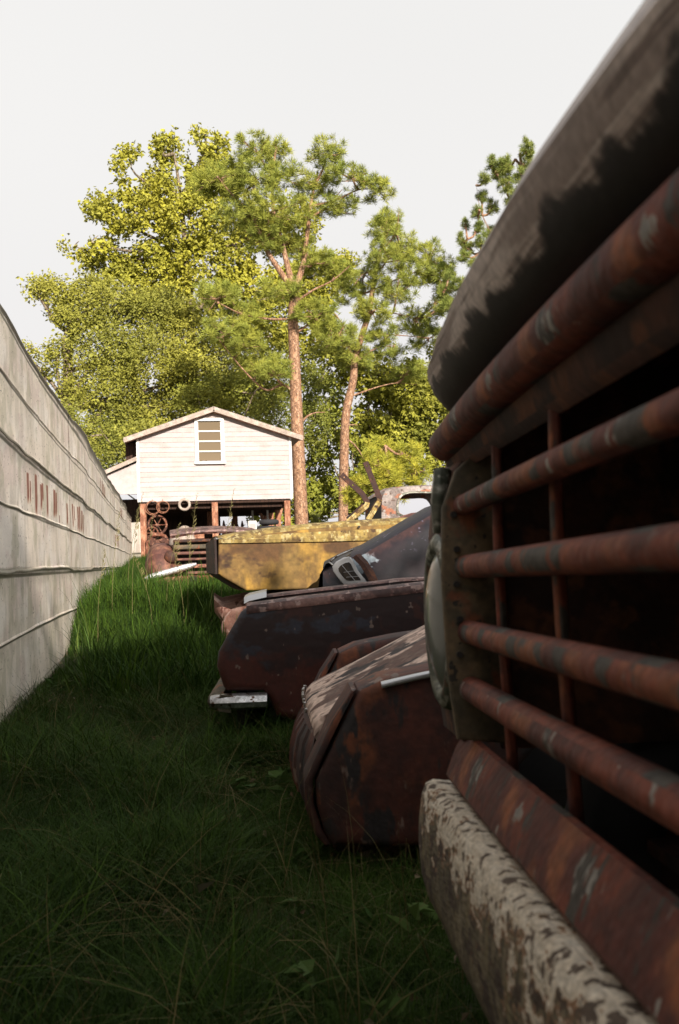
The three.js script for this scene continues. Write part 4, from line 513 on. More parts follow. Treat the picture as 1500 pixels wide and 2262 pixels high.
{   // front end of an old pickup facing the camera, hood ajar, half hidden by grass
  const g0 = ground(0, -15.5), c = thing('rusty_pickup_front', 'rusty front end with lifted maroon hood and fallen pale bumper by the barn', 'wreck', [0.8, g0, -15.5]);
  const Yy = (v) => v - g0, Xx = (v) => v - 0.8;
  mesh('hood', loft(Array.from({ length: 9 }, (_, i) => { const k = i / 8 * 2 - 1, x = Xx(0.82) + k * 0.66, d = 0.05 * k * k; return [[x, Yy(1.555) - d * 1.2, 0.0], [x, Yy(1.585) - d, 0.03], [x, Yy(1.615) - d, 0.02], [x, Yy(1.66) - d, -0.2], [x, Yy(1.7) - d, -0.7], [x, Yy(1.7) - d, -1.2], [x, Yy(1.66) - d, -1.2], [x, Yy(1.58) - d, -0.2]]; }), { ring: true, caps: true, crease: 0.6 }), M.c2top, c);
  for (const s of [-1, 1]) {
    const g = new THREE.SphereGeometry(1, 26, 18), p = g.attributes.position; for (let i = 0; i < p.count; i++) { const y = p.getY(i); p.setXYZ(i, Xx(0.82) + s * 0.8 + Math.sign(p.getX(i)) * Math.abs(p.getX(i)) ** 0.7 * 0.27, Yy(0.95) + Math.max(-0.8, y) * 0.5, -0.6 + Math.sign(p.getZ(i)) * Math.abs(p.getZ(i)) ** 0.8 * 0.75); } g.computeVertexNormals(); mesh('fender', g, M.maroonRust, c);
    mesh('headlight', lathe([[0, 0.05], [0.05, 0.045], [0.085, 0.02], [0.1, -0.01], [0.1, -0.06]], 18).rotateX(Math.PI / 2).translate(Xx(0.82) + s * 0.66, Yy(1.22), 0.1), M.rustPanel, c);
  }
  mesh('engine_bay', box(1.2, 0.75, 1.2, Xx(0.82), Yy(1.1), -0.75), M.black, c);
  const bars = [[1.455, 0.05, M.rustPanel], [1.36, 0.075, M.olive], [1.265, 0.05, M.maroonRust], [1.17, 0.04, M.maroonRust], [1.06, 0.06, M.redRust], [0.96, 0.05, M.maroonRust]];
  for (const [y, h, m] of bars) mesh('grille_bar', rbox(1.24, h, 0.07, 0.02, Xx(0.82), Yy(y), -0.06 + (1.4 - y) * 0.12), m, c);
  mesh('apron', rbox(1.5, 0.24, 0.1, 0.04, Xx(0.82), Yy(0.8), 0.02), M.redRust, c);
  mesh('bumper', loft(Array.from({ length: 9 }, (_, i) => { const k = i / 8, x = Xx(-0.24) + k * 0.78, y = Yy(0.9) + k * 0.19, z = 0.35 - 0.12 * (1 - k) ** 2 - 0.2 * k, h = 0.05 * Math.min(1, 0.5 + 3 * Math.min(k, 1 - k)); return [[x, y + h, z - 0.03], [x, y + h * 0.6, z + 0.02], [x, y, z + 0.03], [x, y - h * 0.6, z + 0.02], [x, y - h, z - 0.03]]; })), M.trim, c);
  mesh('bumper_arm', limb([[Xx(0.35), Yy(1.03), 0.12], [Xx(0.4), Yy(0.85), -0.1]], [0.03, 0.03], 6, 1), M.darkRustAndShade, c);
  mesh('frame_rail', [box(0.12, 0.16, 2.4, Xx(0.5), Yy(g0 + 0.4), -1.0)], M.darkRustAndShade, c); mesh('frame_rail', [box(0.12, 0.16, 2.4, Xx(1.14), Yy(g0 + 0.4), -1.0)], M.darkRustAndShade, c);
  for (const s of [-1, 1]) { const w = new THREE.Group(); w.name = 'wheel'; w.position.set(Xx(0.82) + s * 0.76, 0.32, -0.45); c.add(w); mesh('tyre', torus(0.24, 0.1, 0, 0, 0, 'x'), M.rubber, w); mesh('rim', cyl(0.17, 0.1, 0, 0, 0, 'x'), M.darkRustAndShade, w); }
}
saloon('brick_red_saloon', 'brick red car roof just showing above the yellow shell', [3.75, ground(0, -13) - 0.02, -13.1], 0.05, M.redRust, { L: 4.4, H: 1.42 });

// ---------- unseen box van added behind the camera to keep sky light off near grass ----------
{
  const v = thing('added_box_van', 'unseen rusty box van added behind the camera to darken the near grass', 'van', [2.6, 0, 2.6]); v.rotation.y = 0.06;
  mesh('box', rbox(3.6, 2.3, 2.2, 0.06, 0.2, 2.0, 0), M.greyCab, v); mesh('cab', rbox(0.9, 1.6, 2.0, 0.12, -1.95, 1.3, 0), M.rustPanel, v); mesh('windshield', box(0.02, 0.6, 1.7, -2.405, 1.7, 0), M.pane, v); mesh('bumper', rbox(0.12, 0.22, 2.1, 0.03, -2.42, 0.5, 0), M.bezel, v); mesh('chassis', box(4.2, 0.25, 1.0, -0.1, 0.7, 0), M.darkRustAndShade, v);
  for (const [x, z] of [[-1.7, 0.85], [-1.7, -0.85], [1.2, 0.85], [1.2, -0.85]]) { const w = new THREE.Group(); w.name = 'wheel'; w.position.set(x, 0.4, z); v.add(w); mesh('tyre', torus(0.29, 0.12, 0, 0, 0), M.rubber, w); mesh('rim', cyl(0.2, 0.12, 0, 0, 0, 'z'), M.darkRustAndShade, w); }
}
// ---------- grey truck cab far right ----------
M.greyCab = mat(patina(331, [150, 140, 134], [[[120, 108, 102], 6, 6, 0.5, 0.1], [[150, 96, 70], 7, 12, 0.62, 0.05], [[92, 72, 62], 22, 18, 0.68, 0.04]]), { rep: 0.9, roughness: 0.7 });
{
  const gy = ground(0, -17), c = thing('grey_truck_cab', 'old grey truck cab with rounded window, above the brick red roof', 'truck cab', [4.8, gy, -17.6]);
  const y = (v) => v - gy, x = (v) => v - 4.8;
  const outl = [[3.92, 0.75], [3.82, 1.6], [3.83, 2.1], [3.9, 2.25], [4.05, 2.31], [4.6, 2.33], [5.2, 2.3], [5.4, 2.2], [5.55, 1.7], [6.6, 1.65], [6.75, 1.4], [6.75, 0.9]].map((p) => [x(p[0]), y(p[1])]);
  const wn = smoothPts([[4.14, 1.85], [4.16, 2.12], [4.26, 2.2], [4.7, 2.21], [5.05, 2.18], [5.15, 1.85], [4.6, 1.82]].map((p) => [x(p[0]), y(p[1])]), 4);
  mesh('side', extrude(outl, 0.05, 0.015, [wn]).translate(0, 0, 0.62), M.greyCab, c); mesh('side', extrude(outl, 0.05, 0.015, [wn]).translate(0, 0, -0.77), M.greyCab, c);
  mesh('window_frame', extrude(wn.map((p) => [x(4.65) + (p[0] - x(4.65)) * 1.06, y(2.02) + (p[1] - y(2.02)) * 1.1]), 0.03, 0.008, [wn]).translate(0, 0, 0.635), M.bezel, c);
  mesh('roof', loft([[3.86, 2.17], [3.92, 2.26], [4.06, 2.32], [4.6, 2.345], [5.2, 2.31], [5.4, 2.21]].map(([a, b]) => [[x(a), y(b) - 0.03, 0.6], [x(a), y(b) + 0.01, 0.5], [x(a), y(b) + 0.03, -0.1], [x(a), y(b) + 0.01, -0.7], [x(a), y(b) - 0.03, -0.8]])), M.greyCab, c);
  mesh('back_panel', box(0.04, 1.4, 1.3, x(3.9), y(1.5), -0.1), M.black, c); mesh('hood', box(1.2, 0.04, 1.3, x(6.1), y(1.66), -0.1), M.greyCab, c);
  mesh('chassis', [box(3.2, 0.3, 0.2, x(5.2), y(gy) + 0.25, 0.3), box(3.2, 0.3, 0.2, x(5.2), y(gy) + 0.25, -0.5), box(0.6, 0.4, 0.2, x(4.6), 0.2, 0.3)], M.darkRustAndShade, c);
  for (const s of [0.5, -0.7]) { const w = new THREE.Group(); w.name = 'wheel'; w.position.set(x(6.2), 0.32, s); c.add(w); mesh('tyre', torus(0.25, 0.1, 0, 0, 0), M.rubber, w); mesh('rim', cyl(0.18, 0.1, 0, 0, 0, 'z'), M.darkRustAndShade, w); }
}
// ---------- vegetation ----------
const leafMat = new THREE.MeshPhysicalMaterial({ color: 0xffffff, roughness: 0.7, side: THREE.DoubleSide });
const needleMat = new THREE.MeshStandardMaterial({ color: 0xffffff, roughness: 0.8, side: THREE.DoubleSide });
M.bark = mat(patina(341, [168, 130, 100], [[[138, 104, 80], 30, 10, 0.5, 0.08], [[186, 154, 126], 20, 8, 0.6, 0.08], [[96, 72, 58], 26, 12, 0.64, 0.05]]), { rep: 1, roughness: 0.95, bump: 0.02 });
M.greyBark = mat(patina(347, [136, 122, 100], [[[92, 80, 64], 20, 6, 0.5, 0.08], [[168, 156, 134], 14, 6, 0.62, 0.06]]), { rep: 1, roughness: 0.95, bump: 0.02 });
function rawGeo(P) { const g = new THREE.BufferGeometry(); g.setAttribute('position', new THREE.Float32BufferAttribute(P, 3)); g.computeVertexNormals(); return g; }
function leafCluster(seed, n, R0, len, wid, flat = 0.8) {   // n folded leaves in a flattened ball
  const r = rng(seed), P = [];
  for (let i = 0; i < n; i++) {
    const d = V(rr(-1, 1, r), rr(-1, 1, r), rr(-1, 1, r)).normalize().multiplyScalar(R0 * Math.cbrt(r())), a = V(rr(-1, 1, r), rr(-0.8, 0.5, r), rr(-1, 1, r)).normalize(), up = V(rr(-1, 1, r), rr(0, 0.7, r), rr(-1, 1, r)).normalize(), s = a.clone().cross(up).normalize(), nn = s.clone().cross(a);
    d.y *= flat; const l = len * rr(0.7, 1.25, r), w = wid * rr(0.75, 1.2, r), m = d.clone().addScaledVector(a, l * 0.45), tip = d.clone().addScaledVector(a, l).addScaledVector(nn, -l * 0.15);
    const p1 = m.clone().addScaledVector(s, w).addScaledVector(nn, w * 0.35), p2 = m.clone().addScaledVector(s, -w).addScaledVector(nn, w * 0.35);
    P.push(...d.toArray(), ...p1.toArray(), ...tip.toArray(), ...d.toArray(), ...tip.toArray(), ...p2.toArray());
  }
  return rawGeo(P);
}
function needleTuft(seed, n, len, wid) {   // brush of long needles round a shoot pointing up
  const r = rng(seed), P = [];
  for (let i = 0; i < n; i++) {
    const a = r() * Math.PI * 2, el = rr(-0.35, 1.35, r), d = V(Math.cos(a) * Math.cos(el), Math.sin(el), Math.sin(a) * Math.cos(el)), o = V(0, rr(-0.12, 0.06, r), 0), s = d.clone().cross(V(rr(-1, 1, r), rr(-1, 1, r), rr(-1, 1, r))).normalize().multiplyScalar(wid), t = o.clone().addScaledVector(d, len * rr(0.75, 1.15, r)); t.y -= 0.05 * len;
    const m = o.clone().lerp(t, 0.5);
    P.push(...o.toArray(), ...m.clone().add(s).toArray(), ...t.toArray(), ...o.toArray(), ...t.toArray(), ...m.clone().sub(s).toArray());
  }
  return rawGeo(P);
}
const clusters = [1, 2, 3].map((s) => leafCluster(s * 17, 16, 0.42, 0.24, 0.085)), fine = [1, 2, 3].map((s) => leafCluster(s * 23, 22, 0.36, 0.13, 0.04)), big = [1, 2].map((s) => leafCluster(s * 29, 16, 0.75, 0.42, 0.19)), tufts = [1, 2, 3].map((s) => needleTuft(s * 31, 60, 0.34, 0.011));
function scatter(name, parent, geos, m, items, seed) {   // items: [x, y, z, scale, colour]; kinds of cluster mixed
  const r = rng(seed), lots = geos.map(() => []); items.forEach((it) => lots[Math.floor(r() * geos.length)].push(it));
  const q = new THREE.Quaternion(), e = new THREE.Euler(), mm = new THREE.Matrix4();
  lots.forEach((l, k) => { if (!l.length) return; const im = new THREE.InstancedMesh(geos[k], m, l.length); im.name = name; im.castShadow = im.receiveShadow = true; im.userData.kind = 'stuff'; l.forEach((it, i) => { e.set(rr(-0.5, 0.5, r) * (it[5] ?? 1), r() * 6.283, rr(-0.5, 0.5, r) * (it[5] ?? 1)); q.setFromEuler(e); mm.compose(V(it[0], it[1], it[2]), q, V(it[3], it[3], it[3])); im.setMatrixAt(i, mm); im.setColorAt(i, it[4]); }); parent.add(im); });
}
const col = (a, b, t, v) => new THREE.Color().setRGB((a[0] + (b[0] - a[0]) * t) * v, (a[1] + (b[1] - a[1]) * t) * v, (a[2] + (b[2] - a[2]) * t) * v);
function blobFill(blobs, base, per, r, c0, c1, sc, { zs = 0.9, hollow = 0.45, gap = 0.3 } = {}) {
  const out = [];
  blobs.forEach((b, bi) => {
    const dz = (hash(bi, 3, 71) - 0.5) * (b[5] ?? 2.2), rz = (b[3] + b[4]) / 2 * zs, N = Math.round(per * (b[3] * b[4] + b[3] * rz + b[4] * rz) / 3);
    for (let i = 0; i < N; i++) {
      const d = V(rr(-1, 1, r), rr(-1, 1, r), rr(-1, 1, r)); if (d.lengthSq() > 1 || d.lengthSq() < 0.01) { i--; continue; }
      const k = (hollow + (1 - hollow) * Math.sqrt(r())) * (0.82 + 0.36 * vn(d.x * 2.6 + bi * 9 + 50, d.y * 2.6 + d.z * 1.7 + 50, 9999, 9999, 5)); d.normalize().multiplyScalar(k);
      const x = b[0] + d.x * b[3], y = b[1] + d.y * b[4], z = b[2] + dz + d.z * rz;
      if (vn(x * 1.1 + 300, y * 1.1 + z * 0.7 + 300, 9999, 9999, 9) < gap) continue;
      out.push([x - base[0], y - base[1], z - base[2], sc * (0.6 + 0.85 * r() * r() + 0.2 * r()), col(c0, c1, vn(x * 0.5 + 90, y * 0.5 + z * 0.4 + 90, 999, 999, 33) * 0.6 + r() * 0.4, rr(0.8, 1.2, r))]);
    }
  }); return out;
}
const gy = (x, z) => ground(x, z);
function limbsTo(parent, base, trunk, blobs, m, r0) {   // boughs from the trunk into every clump
  blobs.forEach((b, i) => {
    const dz = (hash(i, 3, 71) - 0.5) * (b[5] ?? 2.2); let best = trunk[1], bd = 1e9; for (let k = 1; k < trunk.length; k++) { const p = trunk[k], d = Math.hypot(p[0] - b[0], p[1] - b[1] + 2); if (p[1] < b[1] && d < bd) { bd = d; best = p; } }
    const A = V(best[0], best[1], best[2] + 0), Bq = V(b[0], b[1], b[2] + dz), mid = A.clone().lerp(Bq, 0.5).add(V(rr(-0.4, 0.4), rr(-0.5, 0.1), rr(-0.4, 0.4)));
    mesh('limb', limb([A, mid, Bq, Bq.clone().add(V(rr(-0.4, 0.4), b[4] * 0.6, 0))].map((p) => p.sub(V(...base))), [r0, r0 * 0.65, r0 * 0.35, 0.02], 7, 3), m, parent);
  });
}
function broadleaf(name, label, cat, D, o) {
  const b0 = D.b[0], tr = D.t ? D.t.slice() : [[D.b[Math.floor(D.b.length / 2)][0], 1.3, b0[2]], [D.b[Math.floor(D.b.length / 2)][0] + 0.3, 3.5, b0[2]], [D.b[0][0], D.b[0][1], b0[2]]];
  tr[0] = [tr[0][0], gy(0, tr[0][2]) - 0.1, tr[0][2]];
  const base = [tr[0][0], gy(0, tr[0][2]), tr[0][2]], t = thing(name, label, cat, base, o.group), r = rng(o.seed), loc = tr.map((p) => [p[0] - base[0], p[1] - base[1], p[2] - base[2]]);
  mesh('trunk', limb(loc, loc.map((_, i) => o.r * (1 - 0.86 * i / (loc.length - 1))), 10, 4), o.bark, t);
  limbsTo(t, base, tr, D.b, o.bark, o.r * 0.3);
  scatter('crown', t, o.geos, leafMat, blobFill(D.b, base, o.per, r, o.c0, o.c1, o.sc, o), o.seed + 1); return t;
}
function pine(name, label, D, o) {
  const tr = D.t.slice(); tr[0] = [tr[0][0], gy(0, tr[0][2]) - 0.1, tr[0][2]];
  const base = [tr[0][0], gy(0, tr[0][2]), tr[0][2]], t = thing(name, label, 'pine tree', base, o.group), r = rng(o.seed), lo = (p) => V(p[0] - base[0], p[1] - base[1], p[2] - base[2]);
  mesh('trunk', limb(tr.map(lo), tr.map((_, i) => o.r * (1 - (o.taper ?? 0.35) * i / (tr.length - 1))), 12, 5), M.bark, t);
  const ends = [];
  (D.l || []).forEach((l, i) => { const q = l.map((p, k) => { const v = lo(p); v.z += (hash(i, 5, 3) - 0.5) * 2.2 * k / (l.length - 1); return v; }), th = i < 3 && o.fork ? o.r * 0.5 : o.r * (o.lr ?? 0.2); mesh('limb', limb(q, q.map((_, k) => th * (1 - 0.75 * k / (q.length - 1))), 7, 4), M.bark, t); q.forEach((v) => ends.push(v)); });
  const items = [];
  D.b.forEach((b, bi) => {
    const dz = (hash(bi, 3, 71) - 0.5) * 2.2, c = lo([b[0], b[1], b[2] + dz]), rz = (b[3] + b[4]) * 0.55; let near = ends[0] || V(0, c.y, 0), bd = 1e9; ends.concat(tr.map(lo)).forEach((e) => { const d = e.distanceTo(c) + Math.max(0, e.y - c.y); if (d < bd) { bd = d; near = e; } });
    const N = Math.round(o.per * (b[3] * b[4] + rz * b[4] + rz * b[3]) / 3 + 3), tw = [];
    for (let i = 0; i < N; i++) { const d = V(rr(-1, 1, r), rr(-1, 1, r), rr(-1, 1, r)).normalize().multiplyScalar(0.25 + 0.95 * Math.sqrt(r())), p = V(c.x + d.x * b[3] * 0.95, c.y + d.y * b[4] * 0.85, c.z + d.z * rz); items.push([p.x, p.y, p.z, o.sc * rr(0.8, 1.25, r), col(o.c0, o.c1, r() * 0.7 + 0.3 * vn(p.x + 50, p.y + 50, 999, 999, 4), rr(0.85, 1.15, r)), 1.3]); if (i % 9 === 0) tw.push(limb([near.clone().lerp(c, 0.6), p.clone().lerp(c, 0.4).add(V(0, -0.1, 0)), p], [0.03, 0.022, 0.014], 4, 1)); }
    tw.push(limb([near, near.clone().lerp(c, 0.5).add(V(0, -0.15, 0)), c], [0.06, 0.05, 0.035], 5, 2));
    mesh('twigs', tw, M.bark, t).userData.kind = 'stuff';
  });
  scatter('crown', t, tufts, needleMat, items, o.seed + 1); return t;
}
const G1 = [0.41, 0.385, 0.035], G2 = [0.26, 0.27, 0.028], OL1 = [0.36, 0.345, 0.045], OL2 = [0.18, 0.2, 0.028], U1 = [0.085, 0.105, 0.012], U2 = [0.11, 0.14, 0.018], P1 = [0.38, 0.385, 0.05], P2 = [0.2, 0.25, 0.038];
broadleaf('maple_tree', 'tallest yellow-green broadleaf tree behind the barn', 'tree', T.maple, { seed: 1001, r: 0.42, bark: M.greyBark, geos: clusters, per: 62, c0: G2, c1: G1, sc: 1.05, gap: 0.34, hollow: 0.35 });
broadleaf('oak_tree', 'olive green spreading oak at the left above the fence end', 'tree', T.oak, { seed: 1011, r: 0.45, bark: M.greyBark, geos: fine, per: 105, c0: OL2, c1: OL1, sc: 1.3, gap: 0.26, hollow: 0.3 });
pine('pine_tree', 'tall forked pine with pinkish trunk at the right barn corner', T.pineA, { seed: 1021, r: 0.32, fork: true, per: 85, c0: P2, c1: P1, sc: 0.9 });
pine('pine_tree', 'second pine with a leaning trunk right of the forked pine', T.pineB, { seed: 1031, r: 0.25, taper: 0.6, per: 80, c0: P2, c1: P1, sc: 0.9 });
pine('pine_tree', 'sparse dark pine rising behind the truck hood', T.pineC, { seed: 1041, r: 0.28, taper: 0.8, per: 230, lr: 0.1, c0: [0.15, 0.2, 0.035], c1: [0.27, 0.3, 0.05], sc: 0.62 });
pine('young_pine', 'bushy bright young pine behind the bent brackets', T.youngpine, { seed: 1051, r: 0.1, taper: 0.6, per: 90, c0: [0.28, 0.31, 0.03], c1: [0.48, 0.43, 0.04], sc: 0.85 });
broadleaf('understory_tree', 'mid green understory tree directly over the barn roof', 'tree', T.underA, { seed: 1061, r: 0.2, bark: M.greyBark, geos: fine, per: 80, c0: U2, c1: [0.28, 0.28, 0.03], sc: 1.15, gap: 0.2 });
broadleaf('understory_tree', 'dark leafy tree between the two pine trunks', 'tree', T.underB, { seed: 1071, r: 0.2, bark: M.greyBark, geos: clusters, per: 60, c0: U2, c1: [0.36, 0.37, 0.03], sc: 0.95, gap: 0.16 });
broadleaf('understory_tree', 'leafy tree mass right of the leaning pine', 'tree', T.underC, { seed: 1081, r: 0.22, bark: M.greyBark, geos: clusters, per: 66, c0: [0.15, 0.17, 0.02], c1: [0.4, 0.385, 0.035], sc: 1.0, gap: 0.18 });
broadleaf('understory_tree', 'low tangled tree behind the lean-to and fence end', 'tree', T.underD, { seed: 1091, r: 0.16, bark: M.greyBark, geos: fine, per: 90, c0: U2, c1: OL1, sc: 1.1, gap: 0.2 });
{   // palmetto by the pine foot
  const [x, , z] = T.palm[0], p = thing('palmetto', 'fan palm with spiky fronds at the foot of the pines', 'palm', [x + 0.5, gy(0, z), z]), r = rng(8);
  for (let f = 0; f < 9; f++) { const a = r() * 6.28, el = rr(0.3, 1.2, r), L = rr(0.9, 1.5, r), o = V(Math.cos(a) * Math.cos(el) * L, Math.sin(el) * L + 0.2, Math.sin(a) * Math.cos(el) * L), P = [], d = o.clone().normalize(), s = d.clone().cross(V(0, 1, 0)).normalize(); for (let k = 0; k < 18; k++) { const b = (k / 17 - 0.5) * 3.2, q = d.clone().multiplyScalar(Math.cos(b)).addScaledVector(s, Math.sin(b)), w = q.clone().cross(d.clone().cross(s)).normalize().multiplyScalar(0.022), t = o.clone().addScaledVector(q, 0.7).add(V(0, -0.08, 0)), m = o.clone().addScaledVector(q, 0.35); P.push(...o.toArray(), ...m.clone().add(w).toArray(), ...t.toArray(), ...o.toArray(), ...t.toArray(), ...m.clone().sub(w).toArray()); } mesh('frond', rawGeo(P), plain(0.13, 0.15, 0.03), p); mesh('stalk', limb([[0, 0, 0], o.toArray()], [0.018, 0.01], 5, 1), plain(0.12, 0.13, 0.03), p); }
}
// trees behind the camera: their shade lies over the near yard
{
  const shade = [[-9, 15, 9.8], [-3.2, 13.5, 9.2], [2.6, 14.5, 9.9], [8.6, 14, 9.6], [14.5, 17, 10.8], [-15, 18, 10.4]], w = ['far left', 'left', 'middle', 'right', 'far right broad', 'outermost left'];
  shade.forEach(([x, z, h], i) => { const r = rng(500 + i), b = []; for (let k = 0; k < 11; k++) b.push([x + rr(-2.6, 2.6, r), rr(h * 0.22, h - 1.5, r), z + rr(-1.5, 1.5, r), rr(1.5, 2.3, r), rr(1.2, 1.7, r), 1]); b.push([x, h - 1.2, z, 2, 1.2, 0.5]);
    broadleaf('yard_oak', w[i] + ' yard oak behind the camera shading the grass', 'tree', { b, t: [[x, 0, z], [x + 0.2, h * 0.3, z], [x, h * 0.6, z], [x - 0.2, h - 1, z]] }, { seed: 600 + i, r: 0.3, bark: M.greyBark, geos: big, per: 34, c0: [0.035, 0.055, 0.008], c1: U1, sc: 1, gap: 0.26, hollow: 0.3, group: 'shade trees behind the camera' }); });
}

// ---------- grass ----------
function grassTuft(seed, n, h, w, bend, spread) {
  const r = rng(seed), P = [];
  for (let i = 0; i < n; i++) {
    const a = r() * 6.283, o = V(rr(-spread, spread, r), 0, rr(-spread, spread, r)), L = h * rr(0.45, 1.15, r), b = bend * rr(0.3, 1.5, r), dir = V(Math.cos(a), 0, Math.sin(a)), s = V(-Math.sin(a), 0, Math.cos(a)), ww = w * rr(0.6, 1.3, r), pts = [];
    for (let k = 0; k <= 4; k++) { const t = k / 4; pts.push(o.clone().addScaledVector(dir, L * b * t * t).add(V(0, L * (t - 0.42 * b * t * t), 0))); }
    for (let k = 0; k < 4; k++) { const w0 = ww * (1 - (k / 4) ** 1.6), w1 = ww * (1 - ((k + 1) / 4) ** 1.6), A = pts[k].clone().addScaledVector(s, w0), B = pts[k].clone().addScaledVector(s, -w0), C = pts[k + 1].clone().addScaledVector(s, w1), D = pts[k + 1].clone().addScaledVector(s, -w1); P.push(...A.toArray(), ...B.toArray(), ...C.toArray()); if (k < 3) P.push(...B.toArray(), ...D.toArray(), ...C.toArray()); }
  }
  return rawGeo(P);
}
{
  const grassM = new THREE.MeshPhysicalMaterial({ color: 0xffffff, roughness: 0.9, specularIntensity: 0.3, transmission: 0.2, thickness: 0, side: THREE.DoubleSide });
  const short = [1, 2, 3, 4].map((s) => grassTuft(s * 7, 26, 0.19, 0.0019, 0.8, 0.06)), long = [1, 2, 3].map((s) => grassTuft(s * 11, 11, 0.34, 0.0024, 1.0, 0.06)), straw = [1, 2].map((s) => grassTuft(s * 13, 4, 0.42, 0.0016, 1.15, 0.06)), far = [1, 2, 3].map((s) => grassTuft(s * 19, 16, 0.42, 0.0065, 0.55, 0.09));
  const r = rng(900), items = { s: [], l: [], d: [], f: [] }, g = new THREE.Group(); g.name = 'grass'; scene.add(g); tag(g, 'green lawn grass covering the strip between fence and wrecks', 'grass', null, 'stuff');
  const GA = [0.014, 0.038, 0.004], GB = [0.048, 0.09, 0.007];
  const lay = (N, x0, x1, z0, z1, fn) => { for (let i = 0; i < N; i++) { const x = rr(x0, x1, r), z = rr(z0, z1, r); fn(x, z, vn(x * 1.7 + 60, z * 1.7 + 600, 9999, 9999, 21)); } };
  lay(9500, -1.0, 1.1, -7.5, -1.6, (x, z, n) => items.s.push([x, ground(x, z) - 0.01, z, rr(0.7, 1.3, r) * (0.65 + 0.6 * n) * (x > 0.2 && z > -5.2 ? 0.55 : 1), col(GA, GB, 0.5 * n + 0.5 * r(), rr(0.8, 1.2, r)), 0.5]));
  lay(3800, -1.0, 1.0, -7.8, -1.7, (x, z, n) => { if (n > 0.35 && !(x > 0.15 && z > -5.2)) items.l.push([x, ground(x, z) - 0.01, z, rr(0.6, 1.2, r), col(GA, GB, r(), rr(0.8, 1.2, r)), 0.6]); });
  lay(1000, -1.0, 1.0, -7.8, -1.8, (x, z, n) => items.d.push([x, ground(x, z), z, rr(0.5, 1.15, r), col([0.17, 0.13, 0.05], [0.07, 0.065, 0.02], r(), 1), 0.9]));
  lay(7000, -1.0, 1.6, -20, -7.3, (x, z, n) => items.f.push([x, ground(x, z) - 0.01, z, rr(0.35, 0.7, r) * (0.7 + 0.6 * n) * (1 + 1.0 * sstep(10.5, 13.5, -z)) * (x < -0.55 && z > -11.5 ? 0.6 : 1), col(GA, GB, r(), rr(0.9, 1.3, r)), 0.4]));
  lay(5200, -1.0, 7, -42, -19, (x, z, n) => items.f.push([x, ground(x, z) - 0.01, z, rr(0.4, 0.8, r), col(GA, GB, r(), rr(0.9, 1.3, r)), 0.4]));
  lay(3000, 1.0, 4.5, -13, -1.8, (x, z, n) => items.f.push([x, ground(x, z) - 0.01, z, rr(0.3, 0.6, r), col(GA, GB, r(), 1), 0.5]));
  lay(2000, -0.95, 1.3, -15.2, -11.8, (x, z, n) => items.f.push([x, ground(x, z) - 0.01, z, rr(1.0, 1.75, r) * (0.7 + 0.5 * n) * (0.55 + 0.45 * sstep(11.8, 13, -z)), col(GA, GB, r(), rr(1.2, 1.7, r)), 0.35]));  // brighter tint in these farther lays puts sunlight into the blade colour
  lay(900, -1.0, -0.55, -22, -12, (x, z, n) => items.f.push([x, ground(x, z) - 0.01, z, rr(0.7, 1.4, r) * (0.45 + 0.9 * n) * (0.5 + 0.5 * sstep(12, 14, -z)), col(GA, GB, r(), rr(1.2, 1.7, r)), 0.4]));
  lay(700, -0.6, 0.6, -11.5, -7.5, (x, z, n) => { if (n > 0.5) items.f.push([x, ground(x, z) - 0.01, z, rr(0.8, 1.4, r), col(GA, GB, r(), rr(1, 1.4, r)), 0.5]); });
  const weeds = [], fallen = [];
  lay(150, -0.95, 0.9, -9, -1.9, (x, z, n) => { if (n > 0.45) weeds.push([x, ground(x, z) + 0.06, z, rr(0.2, 0.36, r), col([0.03, 0.07, 0.012], [0.08, 0.13, 0.03], r(), 1), 0.6]); });
  lay(70, -0.95, 0.9, -9, -1.9, (x, z) => fallen.push([x, ground(x, z) + rr(0.05, 0.16, r), z, rr(0.3, 0.75, r), col([0.12, 0.08, 0.04], [0.3, 0.26, 0.18], r() * r(), 1), 1.2]));
  scatter('broad_weeds', g, [leafCluster(91, 11, 0.22, 0.26, 0.08, 0.5), leafCluster(93, 9, 0.2, 0.32, 0.06, 0.5)], grassM, weeds, 5); scatter('fallen_leaves', g, [leafCluster(97, 1, 0.01, 0.05, 0.014)], grassM, fallen, 6);
  scatter('short_blades', g, short, grassM, items.s, 1); scatter('long_blades', g, long, grassM, items.l, 2); scatter('dry_blades', g, straw, grassM, items.d, 3); scatter('tall_blades', g, far, grassM, items.f, 4);
  // tall clumps by the wrecks and along the fence
  const stemM = plain(0.16, 0.14, 0.05), bladeM = [plain(0.07, 0.13, 0.015), plain(0.05, 0.1, 0.012), plain(0.1, 0.15, 0.02)];
  const clump = (x, z, n, h, label, seed, wd = 0.009) => { const q = rng(seed), c = thing('tall_grass_clump', label, 'grass clump', [x, ground(x, z) - 0.01, z]); for (let k = 0; k < n; k++) mesh('blade', grassTuft(seed * 7 + k, 1, h * rr(0.7, 1.15, q), wd, rr(0.25, 0.7, q), 0.1), bladeM[k % 3], c); };
  clump(-0.82, -10.9, 12, 1.0, 'broad-bladed grass clump standing against the fence', 3);
  clump(-0.86, -10.0, 7, 0.55, 'low bladed clump at the fence foot nearest the camera', 4);
  clump(-0.1, -13.6, 26, 1.05, 'thick tall grass clump hiding the fallen bumper', 12); clump(0.5, -13.9, 24, 1.0, 'tall grass clump just left of the yellow shell end', 13); clump(0.2, -13.0, 22, 0.95, 'bright tall grass clump before the fallen pale bumper', 5); clump(0.62, -12.2, 20, 0.8, 'bright grass clump beside the pinkish wreck', 6);
